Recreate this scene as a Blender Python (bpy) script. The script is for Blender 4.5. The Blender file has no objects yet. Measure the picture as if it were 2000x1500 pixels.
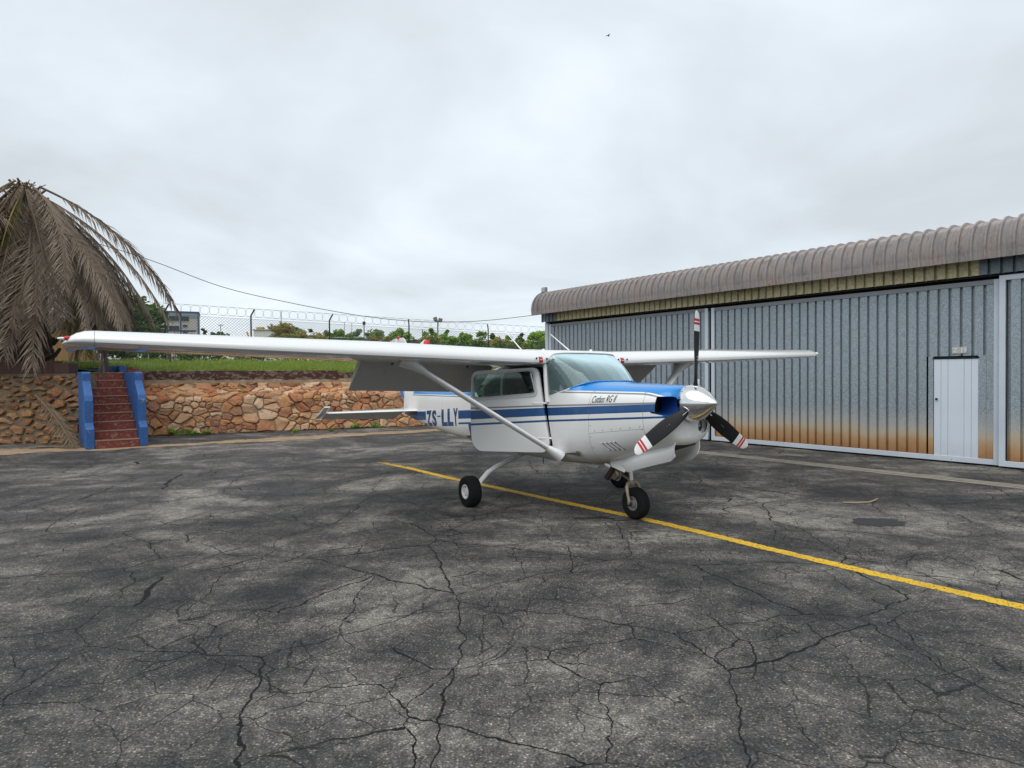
import bpy, bmesh, math, random
from mathutils import Vector, Matrix, noise as mnoise
R = math.radians
random.seed(7)
SC = bpy.context.scene
COL = SC.collection

# ------------------------------------------------------------------ camera
cam_d = bpy.data.cameras.new("camera")
cam = bpy.data.objects.new("camera", cam_d)
COL.objects.link(cam)
cam_d.sensor_fit = 'HORIZONTAL'
cam_d.sensor_width = 36.0
cam_d.lens = 36.0 * 1257.64 / 2000.0
cam_d.clip_start = 0.05
cam_d.clip_end = 3000.0
cam.matrix_world = (Matrix.Translation((0, 0, 1.6206)) @ Matrix.Rotation(R(90) - 0.012654, 4, 'X')
                    @ Matrix.Rotation(-0.00593, 4, 'Z'))
SC.camera = cam
SC.render.resolution_x, SC.render.resolution_y = 1024, 768

# ------------------------------------------------------------------ view transform
SC.view_settings.view_transform = 'Standard'
SC.view_settings.look = 'None'
SC.view_settings.exposure = 0.58
SC.view_settings.gamma = 1.0
SC.view_settings.use_curve_mapping = False
SC.cycles.max_bounces = 8
SC.cycles.transparent_max_bounces = 12
SC.cycles.caustics_reflective = False
SC.cycles.caustics_refractive = False

# ------------------------------------------------------------------ sun and overcast sky
SUN_EL, SUN_AZ = R(58), R(205)          # azimuth measured clockwise from +Y
sun_d = bpy.data.lights.new("sun", 'SUN')
sun_d.energy = 1.5
sun_d.angle = R(68)
sun_d.color = (1.0, 0.965, 0.92)
sun = bpy.data.objects.new("sun", sun_d)
COL.objects.link(sun)
_to = Vector((math.sin(SUN_AZ) * math.cos(SUN_EL), math.cos(SUN_AZ) * math.cos(SUN_EL), math.sin(SUN_EL)))
sun.rotation_euler = _to.to_track_quat('Z', 'Y').to_euler()
sun.location = _to * 60

world = bpy.data.worlds.new("World")
SC.world = world
world.use_nodes = True
wt = world.node_tree
wt.nodes.clear()
def wn(t, **k):
    n = wt.nodes.new(t)
    for a, b in k.items():
        setattr(n, a, b)
    return n
w_out = wn('ShaderNodeOutputWorld')
w_bg = wn('ShaderNodeBackground')
w_bg.inputs['Strength'].default_value = 0.1
w_sky = wn('ShaderNodeTexSky', sky_type='NISHITA', sun_disc=False)
w_sky.sun_elevation, w_sky.sun_rotation = SUN_EL, SUN_AZ
w_sky.altitude = 1200
w_tc = wn('ShaderNodeTexCoord')
w_sep = wn('ShaderNodeSeparateXYZ')
wt.links.new(w_tc.outputs['Generated'], w_sep.inputs[0])
w_z = wn('ShaderNodeMath', operation='ADD'); w_z.inputs[1].default_value = 0.22
w_ab = wn('ShaderNodeMath', operation='ABSOLUTE')
wt.links.new(w_sep.outputs['Z'], w_ab.inputs[0]); wt.links.new(w_ab.outputs[0], w_z.inputs[0])
w_dx = wn('ShaderNodeMath', operation='DIVIDE'); w_dy = wn('ShaderNodeMath', operation='DIVIDE')
wt.links.new(w_sep.outputs['X'], w_dx.inputs[0]); wt.links.new(w_z.outputs[0], w_dx.inputs[1])
wt.links.new(w_sep.outputs['Y'], w_dy.inputs[0]); wt.links.new(w_z.outputs[0], w_dy.inputs[1])
w_cb = wn('ShaderNodeCombineXYZ')
wt.links.new(w_dx.outputs[0], w_cb.inputs[0]); wt.links.new(w_dy.outputs[0], w_cb.inputs[1])
w_n1 = wn('ShaderNodeTexNoise'); w_n1.inputs['Scale'].default_value = 0.85
w_n1.inputs['Detail'].default_value = 6; w_n1.inputs['Roughness'].default_value = 0.52
w_n1.inputs['Distortion'].default_value = 0.35
wt.links.new(w_cb.outputs[0], w_n1.inputs['Vector'])
w_rp = wn('ShaderNodeValToRGB')
cr = w_rp.color_ramp
cr.elements[0].position = 0.34; cr.elements[0].color = (4.5, 4.86, 5.12, 1)
cr.elements[1].position = 0.66; cr.elements[1].color = (6.5, 7.05, 7.45, 1)
e = cr.elements.new(0.5); e.color = (5.4, 5.88, 6.26, 1)
wt.links.new(w_n1.outputs['Fac'], w_rp.inputs[0])
w_mx = wn('ShaderNodeMix', data_type='RGBA')
w_mx.inputs['Factor'].default_value = 0.94
wt.links.new(w_sky.outputs[0], w_mx.inputs['A'])
wt.links.new(w_rp.outputs[0], w_mx.inputs['B'])
wt.links.new(w_mx.outputs['Result'], w_bg.inputs['Color'])
wt.links.new(w_bg.outputs[0], w_out.inputs[0])

# ------------------------------------------------------------------ material helpers
class NT:
    def __init__(self, name):
        self.m = bpy.data.materials.new(name)
        self.m.use_nodes = True
        self.t = self.m.node_tree
        self.b = self.t.nodes['Principled BSDF']
        self.tc = self.t.nodes.new('ShaderNodeTexCoord')
        self.obj = self.tc.outputs['Object']
    def n(self, t, **k):
        x = self.t.nodes.new(t)
        for a, b in k.items():
            setattr(x, a, b)
        return x
    def set(self, sock, v):
        if isinstance(v, bpy.types.NodeSocket):
            self.t.links.new(v, sock)
        elif isinstance(v, (tuple, list)) and len(v) == 3 and sock.type == 'RGBA':
            sock.default_value = (*v, 1)
        else:
            sock.default_value = v
    def math(self, op, a, b=0.0, c=None, clamp=False):
        x = self.n('ShaderNodeMath', operation=op, use_clamp=clamp)
        self.set(x.inputs[0], a); self.set(x.inputs[1], b)
        if c is not None: self.set(x.inputs[2], c)
        return x.outputs[0]
    def mix(self, f, a, b, blend='MIX'):
        x = self.n('ShaderNodeMix', data_type='RGBA', blend_type=blend)
        self.set(x.inputs['Factor'], f); self.set(x.inputs['A'], a); self.set(x.inputs['B'], b)
        return x.outputs['Result']
    def scale(self, s, vec=None):
        x = self.n('ShaderNodeMapping')
        x.inputs['Scale'].default_value = s if isinstance(s, tuple) else (s, s, s)
        self.t.links.new(vec or self.obj, x.inputs['Vector'])
        return x.outputs[0]
    def noise(self, s, detail=3, rough=0.5, vec=None, dist=0.0, out='Fac'):
        x = self.n('ShaderNodeTexNoise')
        x.inputs['Scale'].default_value = s; x.inputs['Detail'].default_value = detail
        x.inputs['Roughness'].default_value = rough; x.inputs['Distortion'].default_value = dist
        self.t.links.new(vec or self.obj, x.inputs['Vector'])
        return x.outputs[out]
    def voro(self, s, feature='F1', vec=None, out='Distance', rnd=1.0):
        x = self.n('ShaderNodeTexVoronoi', feature=feature)
        x.inputs['Scale'].default_value = s; x.inputs['Randomness'].default_value = rnd
        self.t.links.new(vec or self.obj, x.inputs['Vector'])
        return x.outputs[out]
    def ramp(self, f, *stops):
        x = self.n('ShaderNodeValToRGB')
        el = x.color_ramp.elements
        while len(el) < len(stops): el.new(0.5)
        for e_, (p, c) in zip(el, stops):
            e_.position = p
            e_.color = (c, c, c, 1) if not isinstance(c, tuple) else (*c, 1)
        self.set(x.inputs[0], f)
        return x.outputs[0]
    def xyz(self, vec=None):
        x = self.n('ShaderNodeSeparateXYZ')
        self.t.links.new(vec or self.obj, x.inputs[0])
        return x.outputs
    def bump(self, h, strength=0.3, dist=0.01, normal=None):
        x = self.n('ShaderNodeBump')
        x.inputs['Strength'].default_value = strength; x.inputs['Distance'].default_value = dist
        self.set(x.inputs['Height'], h)
        if normal is not None: self.set(x.inputs['Normal'], normal)
        self.t.links.new(x.outputs[0], self.b.inputs['Normal'])
        return x.outputs[0]
    def rnd(self):
        return self.n('ShaderNodeObjectInfo').outputs['Random']
    def p(self, **k):
        names = {'color': 'Base Color', 'rough': 'Roughness', 'metal': 'Metallic', 'spec': 'Specular IOR Level',
                 'coat': 'Coat Weight', 'coatr': 'Coat Roughness', 'alpha': 'Alpha', 'trans': 'Transmission Weight',
                 'ior': 'IOR', 'emit': 'Emission Color', 'emits': 'Emission Strength', 'sss': 'Subsurface Weight'}
        for a, v in k.items():
            self.set(self.b.inputs[names[a]], v)
        return self.m

def simple(name, col, rough=0.6, metal=0.0, var=0.12, scale=6.0, **k):
    """plain material with a little uneven tone"""
    t = NT(name)
    f = t.noise(scale, 4, 0.6)
    lo = tuple(c * (1 - var) for c in col); hi = tuple(min(1, c * (1 + var)) for c in col)
    c = t.mix(f, lo, hi)
    rg = t.math('MULTIPLY_ADD', t.noise(scale * 2.3, 3), 0.2, rough - 0.1)
    t.p(color=c, rough=rg, metal=metal, **k)
    return t.m

# ------------------------------------------------------------------ mesh helpers
def tag(o, label=None, cat=None, group=None, kind=None):
    if label: o['label'] = label
    if cat: o['category'] = cat
    if group: o['group'] = group
    if kind: o['kind'] = kind
    return o
def empty(name, loc=(0, 0, 0), rz=0.0, parent=None):
    o = bpy.data.objects.new(name, None)
    COL.objects.link(o)
    o.location = loc; o.rotation_euler = (0, 0, rz); o.empty_display_size = 0.2
    if parent: o.parent = parent
    return o
def link_mesh(name, me, parent=None, loc=None, rz=None):
    o = bpy.data.objects.new(name, me)
    COL.objects.link(o)
    if parent: o.parent = parent
    if loc is not None: o.location = loc
    if rz is not None: o.rotation_euler = (0, 0, rz)
    return o

class MB:
    def __init__(self):
        self.v = []; self.f = []; self.mi = []; self.cur = 0
    def add(self, vs, fs):
        b = len(self.v)
        self.v.extend([tuple(x) for x in vs])
        for f in fs:
            self.f.append(tuple(i + b for i in f)); self.mi.append(self.cur)
        return self
    def obox(self, o, ax, ay, az):
        o, ax, ay, az = map(Vector, (o, ax, ay, az))
        vs = [o, o + ax, o + ax + ay, o + ay]
        vs += [q + az for q in vs]
        return self.add(vs, [(3, 2, 1, 0), (4, 5, 6, 7), (0, 1, 5, 4), (1, 2, 6, 5), (2, 3, 7, 6), (3, 0, 4, 7)])
    def box(self, x0, x1, y0, y1, z0, z1):
        return self.obox((x0, y0, z0), (x1 - x0, 0, 0), (0, y1 - y0, 0), (0, 0, z1 - z0))
    def bar(self, a, b, w, h, up=(0, 0, 1)):
        a, b, up = Vector(a), Vector(b), Vector(up)
        d = (b - a); s = d.cross(up)
        if s.length < 1e-6: s = d.cross(Vector((1, 0, 0)))
        s.normalize(); u = s.cross(d).normalized()
        return self.obox(a - s * w / 2 - u * h / 2, d, s * w, u * h)
    def tube(self, pts, r, n=8, caps=True, flat=None):
        pts = [Vector(q) for q in pts]
        rs = r if isinstance(r, (list, tuple)) else [r] * len(pts)
        rings = []; up = None
        for i, q in enumerate(pts):
            d = (pts[min(i + 1, len(pts) - 1)] - pts[max(i - 1, 0)]).normalized()
            if up is None:
                up = Vector((0, 0, 1)) if abs(d.z) < 0.9 else Vector((1, 0, 0))
            s = d.cross(up).normalized(); up = s.cross(d).normalized()
            rings.append([q + (s * math.cos(a) + up * math.sin(a)) * rs[i] for a in [2 * math.pi * k / n for k in range(n)]])
        return self.loft(rings, caps=caps)
    def loft(self, rings, closed=True, caps=False):
        n = len(rings[0]); vs = [q for r_ in rings for q in r_]; fs = []
        m = n if closed else n - 1
        for i in range(len(rings) - 1):
            for k in range(m):
                a = i * n + k; b = i * n + (k + 1) % n
                fs.append((a, b, b + n, a + n))
        if caps:
            fs.append(tuple(range(n - 1, -1, -1)))
            fs.append(tuple(range((len(rings) - 1) * n, len(rings) * n)))
        return self.add(vs, fs)
    def lathe(self, prof, o=(0, 0, 0), axis=(0, 0, 1), n=24, caps=True):
        o, ax = Vector(o), Vector(axis).normalized()
        s = ax.cross(Vector((0, 0, 1)) if abs(ax.z) < 0.9 else Vector((1, 0, 0))).normalized(); u = s.cross(ax)
        rings = [[o + ax * h + (s * math.cos(2 * math.pi * k / n) + u * math.sin(2 * math.pi * k / n)) * max(r_, 1e-4) for k in range(n)] for r_, h in prof]
        return self.loft(rings, caps=caps)
    def prism(self, poly, o, ex, ey, ez):
        """polygon (a,b) in plane o+a*ex+b*ey extruded by vector ez"""
        o, ex, ey, ez = map(Vector, (o, ex, ey, ez)); n = len(poly)
        bot = [o + ex * a + ey * b for a, b in poly]; top = [q + ez for q in bot]
        fs = [tuple(range(n - 1, -1, -1)), tuple(range(n, 2 * n))]
        fs += [(k, (k + 1) % n, (k + 1) % n + n, k + n) for k in range(n)]
        return self.add(bot + top, fs)
    def mesh(self, name, mats, smooth=None):
        me = bpy.data.meshes.new(name)
        me.from_pydata(self.v, [], self.f)
        if not isinstance(mats, (list, tuple)): mats = [mats]
        for m in mats: me.materials.append(m)
        if len(mats) > 1:
            me.polygons.foreach_set('material_index', self.mi)
        me.validate(); me.update()
        bm = bmesh.new(); bm.from_mesh(me)
        bmesh.ops.recalc_face_normals(bm, faces=bm.faces)
        bm.to_mesh(me); bm.free()
        if smooth is not None:
            me.polygons.foreach_set('use_smooth', [True] * len(me.polygons))
            me.set_sharp_from_angle(angle=R(smooth))
        return me
    def build(self, name, mats, parent=None, smooth=None, loc=None, rz=None, bevel=0.0):
        me = self.mesh(name, mats, smooth)
        o = link_mesh(name, me, parent, loc, rz)
        if bevel:
            md = o.modifiers.new('bevel', 'BEVEL'); md.width = bevel; md.segments = 2; md.limit_method = 'ANGLE'; md.angle_limit = R(40)
        return o
def raw_mesh(name, v, f, mat, smooth=False):
    me = bpy.data.meshes.new(name)
    me.from_pydata(v, [], f)
    for m in (mat if isinstance(mat, (list, tuple)) else [mat]): me.materials.append(m)
    if smooth: me.polygons.foreach_set('use_smooth', [True] * len(me.polygons))
    me.update()
    return me
def text_mesh(body, size=1.0, shear=0.0, offset=0.0, res=4):
    c = bpy.data.curves.new('lettering', 'FONT')
    c.body = body; c.size = size; c.shear = shear; c.offset = offset; c.resolution_u = res; c.fill_mode = 'FRONT'
    o = bpy.data.objects.new('lettering', c); COL.objects.link(o)
    dg = bpy.context.evaluated_depsgraph_get(); dg.update()
    me = bpy.data.meshes.new_from_object(o.evaluated_get(dg))
    bpy.data.objects.remove(o); bpy.data.curves.remove(c)
    return me
def lerp(a, b, t): return a + (b - a) * t
def interp(x, xs, ys):
    if x <= xs[0]: return ys[0]
    for i in range(len(xs) - 1):
        if x <= xs[i + 1]:
            return lerp(ys[i], ys[i + 1], (x - xs[i]) / (xs[i + 1] - xs[i]))
    return ys[-1]
# ================================================================== GROUND
def asphalt_material():
    t = NT('asphalt')
    w = t.noise(0.8, 3, 0.6, out='Color')
    warp = t.n('ShaderNodeVectorMath', operation='MULTIPLY_ADD')
    t.t.links.new(w, warp.inputs[0]); warp.inputs[1].default_value = (0.42, 0.42, 0.0); t.t.links.new(t.obj, warp.inputs[2])
    w2 = t.noise(6.0, 4, 0.65, out='Color')
    warp2 = t.n('ShaderNodeVectorMath', operation='MULTIPLY_ADD')
    t.t.links.new(w2, warp2.inputs[0]); warp2.inputs[1].default_value = (0.10, 0.10, 0.0); t.t.links.new(warp.outputs[0], warp2.inputs[2])
    wv = warp2.outputs[0]
    # worn patches
    big = t.noise(0.42, 6, 0.70, dist=0.8)
    mid = t.noise(1.9, 6, 0.72, dist=0.5)
    strk = t.noise(1.0, 4, 0.6, vec=t.scale((0.35, 2.2, 1)))
    patch = t.math('ADD', t.math('MULTIPLY', big, 0.55), t.math('ADD', t.math('MULTIPLY', mid, 0.30), t.math('MULTIPLY', strk, 0.15)))
    col = t.ramp(patch, (0.41, (0.026, 0.026, 0.0275)), (0.475, (0.052, 0.051, 0.051)), (0.52, (0.088, 0.085, 0.081)), (0.57, (0.172, 0.163, 0.147)), (0.66, (0.31, 0.285, 0.245)))
    # dark sealed lane joints running across the apron
    x, y, z = t.xyz(t.obj)
    jn = t.math('ADD', t.math('ADD', t.math('MULTIPLY', x, 0.80), t.math('MULTIPLY', y, -0.60)), t.math('MULTIPLY', t.noise(0.5, 3), 1.6))
    jw = t.math('ABSOLUTE', t.math('SUBTRACT', t.math('FRACT', t.math('MULTIPLY', jn, 0.27)), 0.5))
    jm = t.ramp(jw, (0.0, 0.75), (0.10, 0.0))
    jm = t.math('MULTIPLY', jm, t.ramp(t.noise(0.3, 2), (0.45, 0.0), (0.6, 1.0)))
    col = t.mix(jm, col, (0.030, 0.030, 0.032))
    # oil and tyre dark blots
    blot = t.ramp(t.noise(0.75, 3, 0.55, vec=t.scale((1.0, 0.8, 1.0)), dist=0.8), (0.30, 1.0), (0.36, 0.0))
    col = t.mix(t.math('MULTIPLY', blot, 0.65), col, (0.026, 0.026, 0.028))
    # aggregate
    ag = t.voro(80.0, out='Color')
    agd = t.voro(80.0)
    gray = t.n('ShaderNodeRGBToBW'); t.t.links.new(ag, gray.inputs[0])
    stone = t.math('MULTIPLY', t.ramp(gray.outputs[0], (0.55, 0.0), (0.78, 1.0)), t.ramp(agd, (0.35, 1.0), (0.55, 0.0)))
    stone = t.math('MULTIPLY', stone, t.ramp(patch, (0.40, 0.12), (0.58, 1.0)))
    stc = t.mix(gray.outputs[0], (0.20, 0.19, 0.175), (0.52, 0.44, 0.34))
    col = t.mix(t.math('MULTIPLY', stone, 0.62), col, stc)
    mott = t.ramp(t.noise(16, 5, 0.78), (0.32, 0.55), (0.68, 1.45))
    spk = t.ramp(t.noise(78, 4, 0.8), (0.36, 0.30), (0.50, 0.95), (0.64, 2.1))
    col = t.mix(1.0, col, mott, 'MULTIPLY')
    col = t.mix(0.85, col, spk, 'MULTIPLY')
    col = t.mix(1.0, col, (0.99, 0.98, 0.97), 'MULTIPLY')
    # pale grit
    grit = t.ramp(t.voro(9.0), (0.018, 1.0), (0.03, 0.0))
    col = t.mix(t.math('MULTIPLY', grit, 0.7), col, (0.45, 0.38, 0.28))
    # cracks
    e1 = t.voro(0.62, 'DISTANCE_TO_EDGE', wv)
    e2 = t.voro(1.25, 'DISTANCE_TO_EDGE', wv)
    e3 = t.voro(2.9, 'DISTANCE_TO_EDGE', wv)
    wid = t.math('MULTIPLY_ADD', t.noise(2.2, 2), 0.0056, 0.0)
    c1 = t.math('LESS_THAN', e1, wid)
    c1 = t.math('MULTIPLY', c1, t.ramp(t.noise(0.6, 2), (0.30, 0.0), (0.36, 1.0)))
    c2 = t.math('MULTIPLY', t.math('LESS_THAN', e2, t.math('MULTIPLY', wid, 1.55)), t.ramp(t.noise(0.55, 3, 0.5, t.scale((1, 1, 1))), (0.40, 0.0), (0.45, 1.0)))
    c3 = t.math('MULTIPLY', t.math('LESS_THAN', e3, 0.0105), t.ramp(t.noise(0.85, 3, 0.6, dist=0.4), (0.44, 0.0), (0.50, 1.0)))
    cr_ = t.math('MAXIMUM', c1, t.math('MAXIMUM', c2, t.math('MULTIPLY', c3, 0.75)))
    halo = t.math('MULTIPLY', t.ramp(e1, (0.0, 1.0), (0.06, 0.0)), 0.45)
    col = t.mix(halo, col, t.mix(0.7, col, (0.03, 0.03, 0.032)))
    col = t.mix(cr_, col, (0.006, 0.006, 0.006))
    t.bump(t.noise(90, 3, 0.75), 0.6, 0.010)
    t.p(color=col, rough=t.math('MULTIPLY_ADD', patch, 0.35, 0.55), spec=0.2)
    return t.m
M_ASPHALT = asphalt_material()

N = 24
mb = MB()
xs = [-400, -120, -40, -14, -6, 0, 6, 14, 40, 120, 400]
ys = [-400, -60, -10, 0, 6, 12, 20, 40, 120, 420, 900]
vs = [(x, y, 0.0) for y in ys for x in xs]
fs = [(j * 11 + i, j * 11 + i + 1, (j + 1) * 11 + i + 1, (j + 1) * 11 + i) for j in range(10) for i in range(10)]
apron = mb.add(vs, fs).build('apron', M_ASPHALT)
tag(apron, 'cracked dark asphalt apron with pale worn patches', kind='structure')

# painted yellow taxi line -------------------------------------------------
t = NT('yellow_paint')
x, y, z = t.xyz(t.tc.outputs['UV'])
edge = t.math('ABSOLUTE', t.math('SUBTRACT', y, 0.5))
ed = t.math('ADD', edge, t.math('MULTIPLY', t.math('SUBTRACT', t.noise(16, 5, 0.7), 0.5), 0.55))
keep = t.math('LESS_THAN', ed, 0.41)
chip = t.math('GREATER_THAN', t.noise(48, 4, 0.7), 0.41)
wear = t.math('GREATER_THAN', t.math('ADD', t.noise(7, 4, 0.65), t.math('MULTIPLY', t.math('SUBTRACT', x, 0.0), 0.75)), 0.50)
lowfar = t.math('MAXIMUM', wear, t.math('GREATER_THAN', t.noise(60, 3, 0.6), 0.55))
col = t.mix(t.noise(9, 4, 0.6), (0.54, 0.325, 0.012), (0.72, 0.46, 0.02))
col = t.mix(t.ramp(t.noise(3.0, 4, 0.7), (0.5, 0.0), (0.75, 0.55)), col, (0.30, 0.19, 0.04))
t.p(color=col, rough=0.65, alpha=t.math('MULTIPLY', t.math('MULTIPLY', keep, chip), lowfar))
M_YELLOW = t.m
LP = [(-2.507, 12.158), (-1.812, 11.322), (-0.98, 10.19), (-0.309, 9.40), (0.524, 8.36), (1.039, 7.74), (1.43, 7.28), (1.857, 6.70), (2.354, 5.98), (2.899, 5.23), (3.539, 4.40), (4.6, 3.05), (6.2, 1.0)]
bm = bmesh.new(); uvl = bm.loops.layers.uv.new('UVMap')
tot = 0; prev = None; L = []
for i, q in enumerate(LP):
    a = Vector(LP[max(i - 1, 0)]); b = Vector(LP[min(i + 1, len(LP) - 1)])
    d = (b - a).normalized(); s = Vector((-d.y, d.x)); q = Vector(q)
    if i: tot += (q - Vector(LP[i - 1])).length
    L.append((bm.verts.new((*(q - s * 0.08), 0.004)), bm.verts.new((*(q + s * 0.08), 0.004)), tot))
for a, b in zip(L, L[1:]):
    f = bm.faces.new((a[0], b[0], b[1], a[1]))
    for lp, uv in zip(f.loops, ((a[2] / 9, 0), (b[2] / 9, 0), (b[2] / 9, 1), (a[2] / 9, 1))): lp[uvl].uv = uv
me = bpy.data.meshes.new('taxi_line'); bm.to_mesh(me); bm.free(); me.materials.append(M_YELLOW)
tag(link_mesh('taxi_line', me), 'worn yellow taxi line painted across the asphalt', kind='structure')

# sand verge along the retaining wall ---------------------------------------
t = NT('sand')
c = t.ramp(t.noise(2.5, 5, 0.7), (0.3, (0.20, 0.135, 0.080)), (0.7, (0.40, 0.28, 0.17)))
c = t.mix(t.ramp(t.noise(40, 3, 0.7), (0.45, 0.0), (0.7, 0.6)), c, (0.12, 0.085, 0.055))
UVv = t.xyz(t.tc.outputs['UV'])
edg = t.math('ABSOLUTE', t.math('SUBTRACT', UVv[1], 0.5))
al = t.math('LESS_THAN', t.math('ADD', edg, t.math('MULTIPLY', t.math('SUBTRACT', t.noise(1.6, 6, 0.72), 0.5), 1.0)), 0.32)
t.p(color=c, rough=0.95, alpha=al)
M_SAND = t.m
t = NT('dirt_crust')
c = t.ramp(t.noise(2.0, 6, 0.75), (0.3, (0.028, 0.026, 0.024)), (0.6, (0.075, 0.068, 0.058)), (0.78, (0.20, 0.17, 0.13)))
t.bump(t.noise(7, 6, 0.7), 0.9, 0.05); t.p(color=c, rough=0.95)
M_DIRT = t.m
OUT = [(-11.72, 12.79), (-10.89, 13.66), (-10.17, 14.18), (-9.25, 14.32), (-8.49, 15.0), (-7.61, 15.39), (-6.6, 15.93), (-5.75, 16.38), (-4.88, 17.0), (-3.98, 17.82), (-2.94, 18.39), (-2.13, 19.02), (-1.58, 19.71)]
INN = [(-12.68, 13.84), (-11.84, 14.86), (-10.85, 15.13), (-9.87, 15.29), (-8.81, 15.58), (-7.84, 15.88), (-6.98, 16.85), (-6.14, 17.51), (-5.18, 18.05), (-4.16, 18.64), (-3.07, 19.26), (-2.21, 19.75), (-1.62, 20.3)]
def strip(name, A, B, z0, z1, mat, label):
    bm = bmesh.new(); uvl = bm.loops.layers.uv.new('UVMap'); Lr = []
    for i in range(len(A)):
        Lr.append((bm.verts.new((*A[i], z0)), bm.verts.new((*B[i], z1)), i / 4))
    for a, b in zip(Lr, Lr[1:]):
        f = bm.faces.new((a[0], b[0], b[1], a[1]))
        for lp, uv in zip(f.loops, ((a[2], 0), (b[2], 0), (b[2], 1), (a[2], 1))): lp[uvl].uv = uv
    me = bpy.data.meshes.new(name); bm.to_mesh(me); bm.free(); me.materials.append(mat)
    return tag(link_mesh(name, me), label, kind='structure')
def fat(A, B, k): return [(lerp(a[0], b[0], -k), lerp(a[1], b[1], -k)) for a, b in zip(A, B)]
strip('sand_verge', fat(OUT, INN, 0.25), fat(INN, OUT, 0.15), 0.006, 0.010, M_SAND, 'washed sand along the foot of the stone walls')

# terrace ground above the walls --------------------------------------------
W_A, W_B = Vector((-10.2, 17.9)), Vector((-3.5, 20.8))          # base line of the long stone wall
W_D = (W_B - W_A).normalized(); W_N = Vector((W_D.y, -W_D.x))     # W_N faces the camera
t = NT('grass_ground')
c = t.ramp(t.noise(1.4, 5, 0.7), (0.3, (0.045, 0.075, 0.018)), (0.7, (0.10, 0.15, 0.035)))
c = t.mix(t.ramp(t.noise(0.5, 4, 0.6), (0.55, 0.0), (0.75, 0.7)), c, (0.16, 0.13, 0.07))
t.bump(t.noise(20, 4, 0.7), 0.8, 0.05); t.p(color=c, rough=0.95)
M_GRASSG = t.m
front = [(-60, 16.6, 1.9), (-20, 16.6, 1.9), (-12.2, 16.6, 1.9), (-11.6, 16.7, 1.9), (-11.3, 17.6, 1.80), (-10.75, 18.65, 1.76)]
p0 = W_A - W_N * 1.05
for k in range(9):
    q = p0 + W_D * (k * 1.75)
    front.append((q.x, q.y, 1.76))
front += [(9, 27, 1.8), (30, 38, 1.8), (120, 90, 1.8)]
offs = [0, 0.6, 2, 4, 7, 10, 16, 40, 120, 700]
hts = [0, 0.05, 0.18, 0.34, 0.48, 0.56, 0.62, 0.6, 0.5, 0.3]
vs = []; fs = []
for (x, y, z) in front:
    for o_, h_ in zip(offs, hts):
        vs.append((x - 0.40 * o_ * (1 if o_ < 50 else 0.3), y + 0.92 * o_, (z if o_ < 3 else lerp(z, 1.8, 0.8)) + h_))
n = len(offs)
for i in range(len(front) - 1):
    for k in range(n - 1):
        fs.append((i * n + k, (i + 1) * n + k, (i + 1) * n + k + 1, i * n + k + 1))
terr = MB().add(vs, fs).build('terrace_ground', M_GRASSG, smooth=60)
tag(terr, 'grassy terrace ground above the stone retaining wall', kind='structure')
# ================================================================== STONE WALLS
def clip(poly, a, b, c):
    """keep a*x+b*y<=c"""
    out = []
    for i in range(len(poly)):
        p, q = poly[i], poly[(i + 1) % len(poly)]
        dp, dq = a * p[0] + b * p[1] - c, a * q[0] + b * q[1] - c
        if dp <= 0: out.append(p)
        if dp * dq < 0:
            s = dp / (dp - dq); out.append((p[0] + (q[0] - p[0]) * s, p[1] + (q[1] - p[1]) * s))
    return out
def voronoi(sites, u0, u1, v0, v1, an=1.0):
    cells = []
    for i, s in enumerate(sites):
        poly = [(u0, v0), (u1, v0), (u1, v1), (u0, v1)]
        near = sorted(range(len(sites)), key=lambda j: (sites[j][0] - s[0]) ** 2 + an * (sites[j][1] - s[1]) ** 2)[1:22]
        for j in near:
            q = sites[j]
            a, b = 2 * (q[0] - s[0]), 2 * an * (q[1] - s[1])
            c = q[0] ** 2 - s[0] ** 2 + an * (q[1] ** 2 - s[1] ** 2)
            poly = clip(poly, a, b, c)
            if len(poly) < 3: break
        cells.append(poly)
    return cells
def poly_area(p): return 0.5 * sum(p[i][0] * p[(i + 1) % len(p)][1] - p[(i + 1) % len(p)][0] * p[i][1] for i in range(len(p)))
def inset(poly, d):
    if poly_area(poly) < 0: poly = poly[::-1]
    out = poly
    for i in range(len(poly)):
        p, q = poly[i], poly[(i + 1) % len(poly)]
        ex, ey = q[0] - p[0], q[1] - p[1]; l = math.hypot(ex, ey)
        if l < 1e-6: continue
        nx, ny = ey / l, -ex / l
        out = clip(out, nx, ny, nx * p[0] + ny * p[1] - d)
        if len(out) < 3: return []
    return out
def roughen(poly, rng, amt):
    out = []
    for i in range(len(poly)):
        p, q = poly[i], poly[(i + 1) % len(poly)]
        l = math.hypot(q[0] - p[0], q[1] - p[1])
        if l < 0.012: continue
        out.append((lerp(p[0], q[0], 0.07), lerp(p[1], q[1], 0.07)))
        if l > 0.10:
            m = rng.uniform(0.35, 0.65); o_ = rng.uniform(-amt, amt * 0.5)
            nx, ny = (q[1] - p[1]) / l, -(q[0] - p[0]) / l
            out.append((lerp(p[0], q[0], m) + nx * o_, lerp(p[1], q[1], m) + ny * o_))
        out.append((lerp(p[0], q[0], 0.93), lerp(p[1], q[1], 0.93)))
    return out
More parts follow.
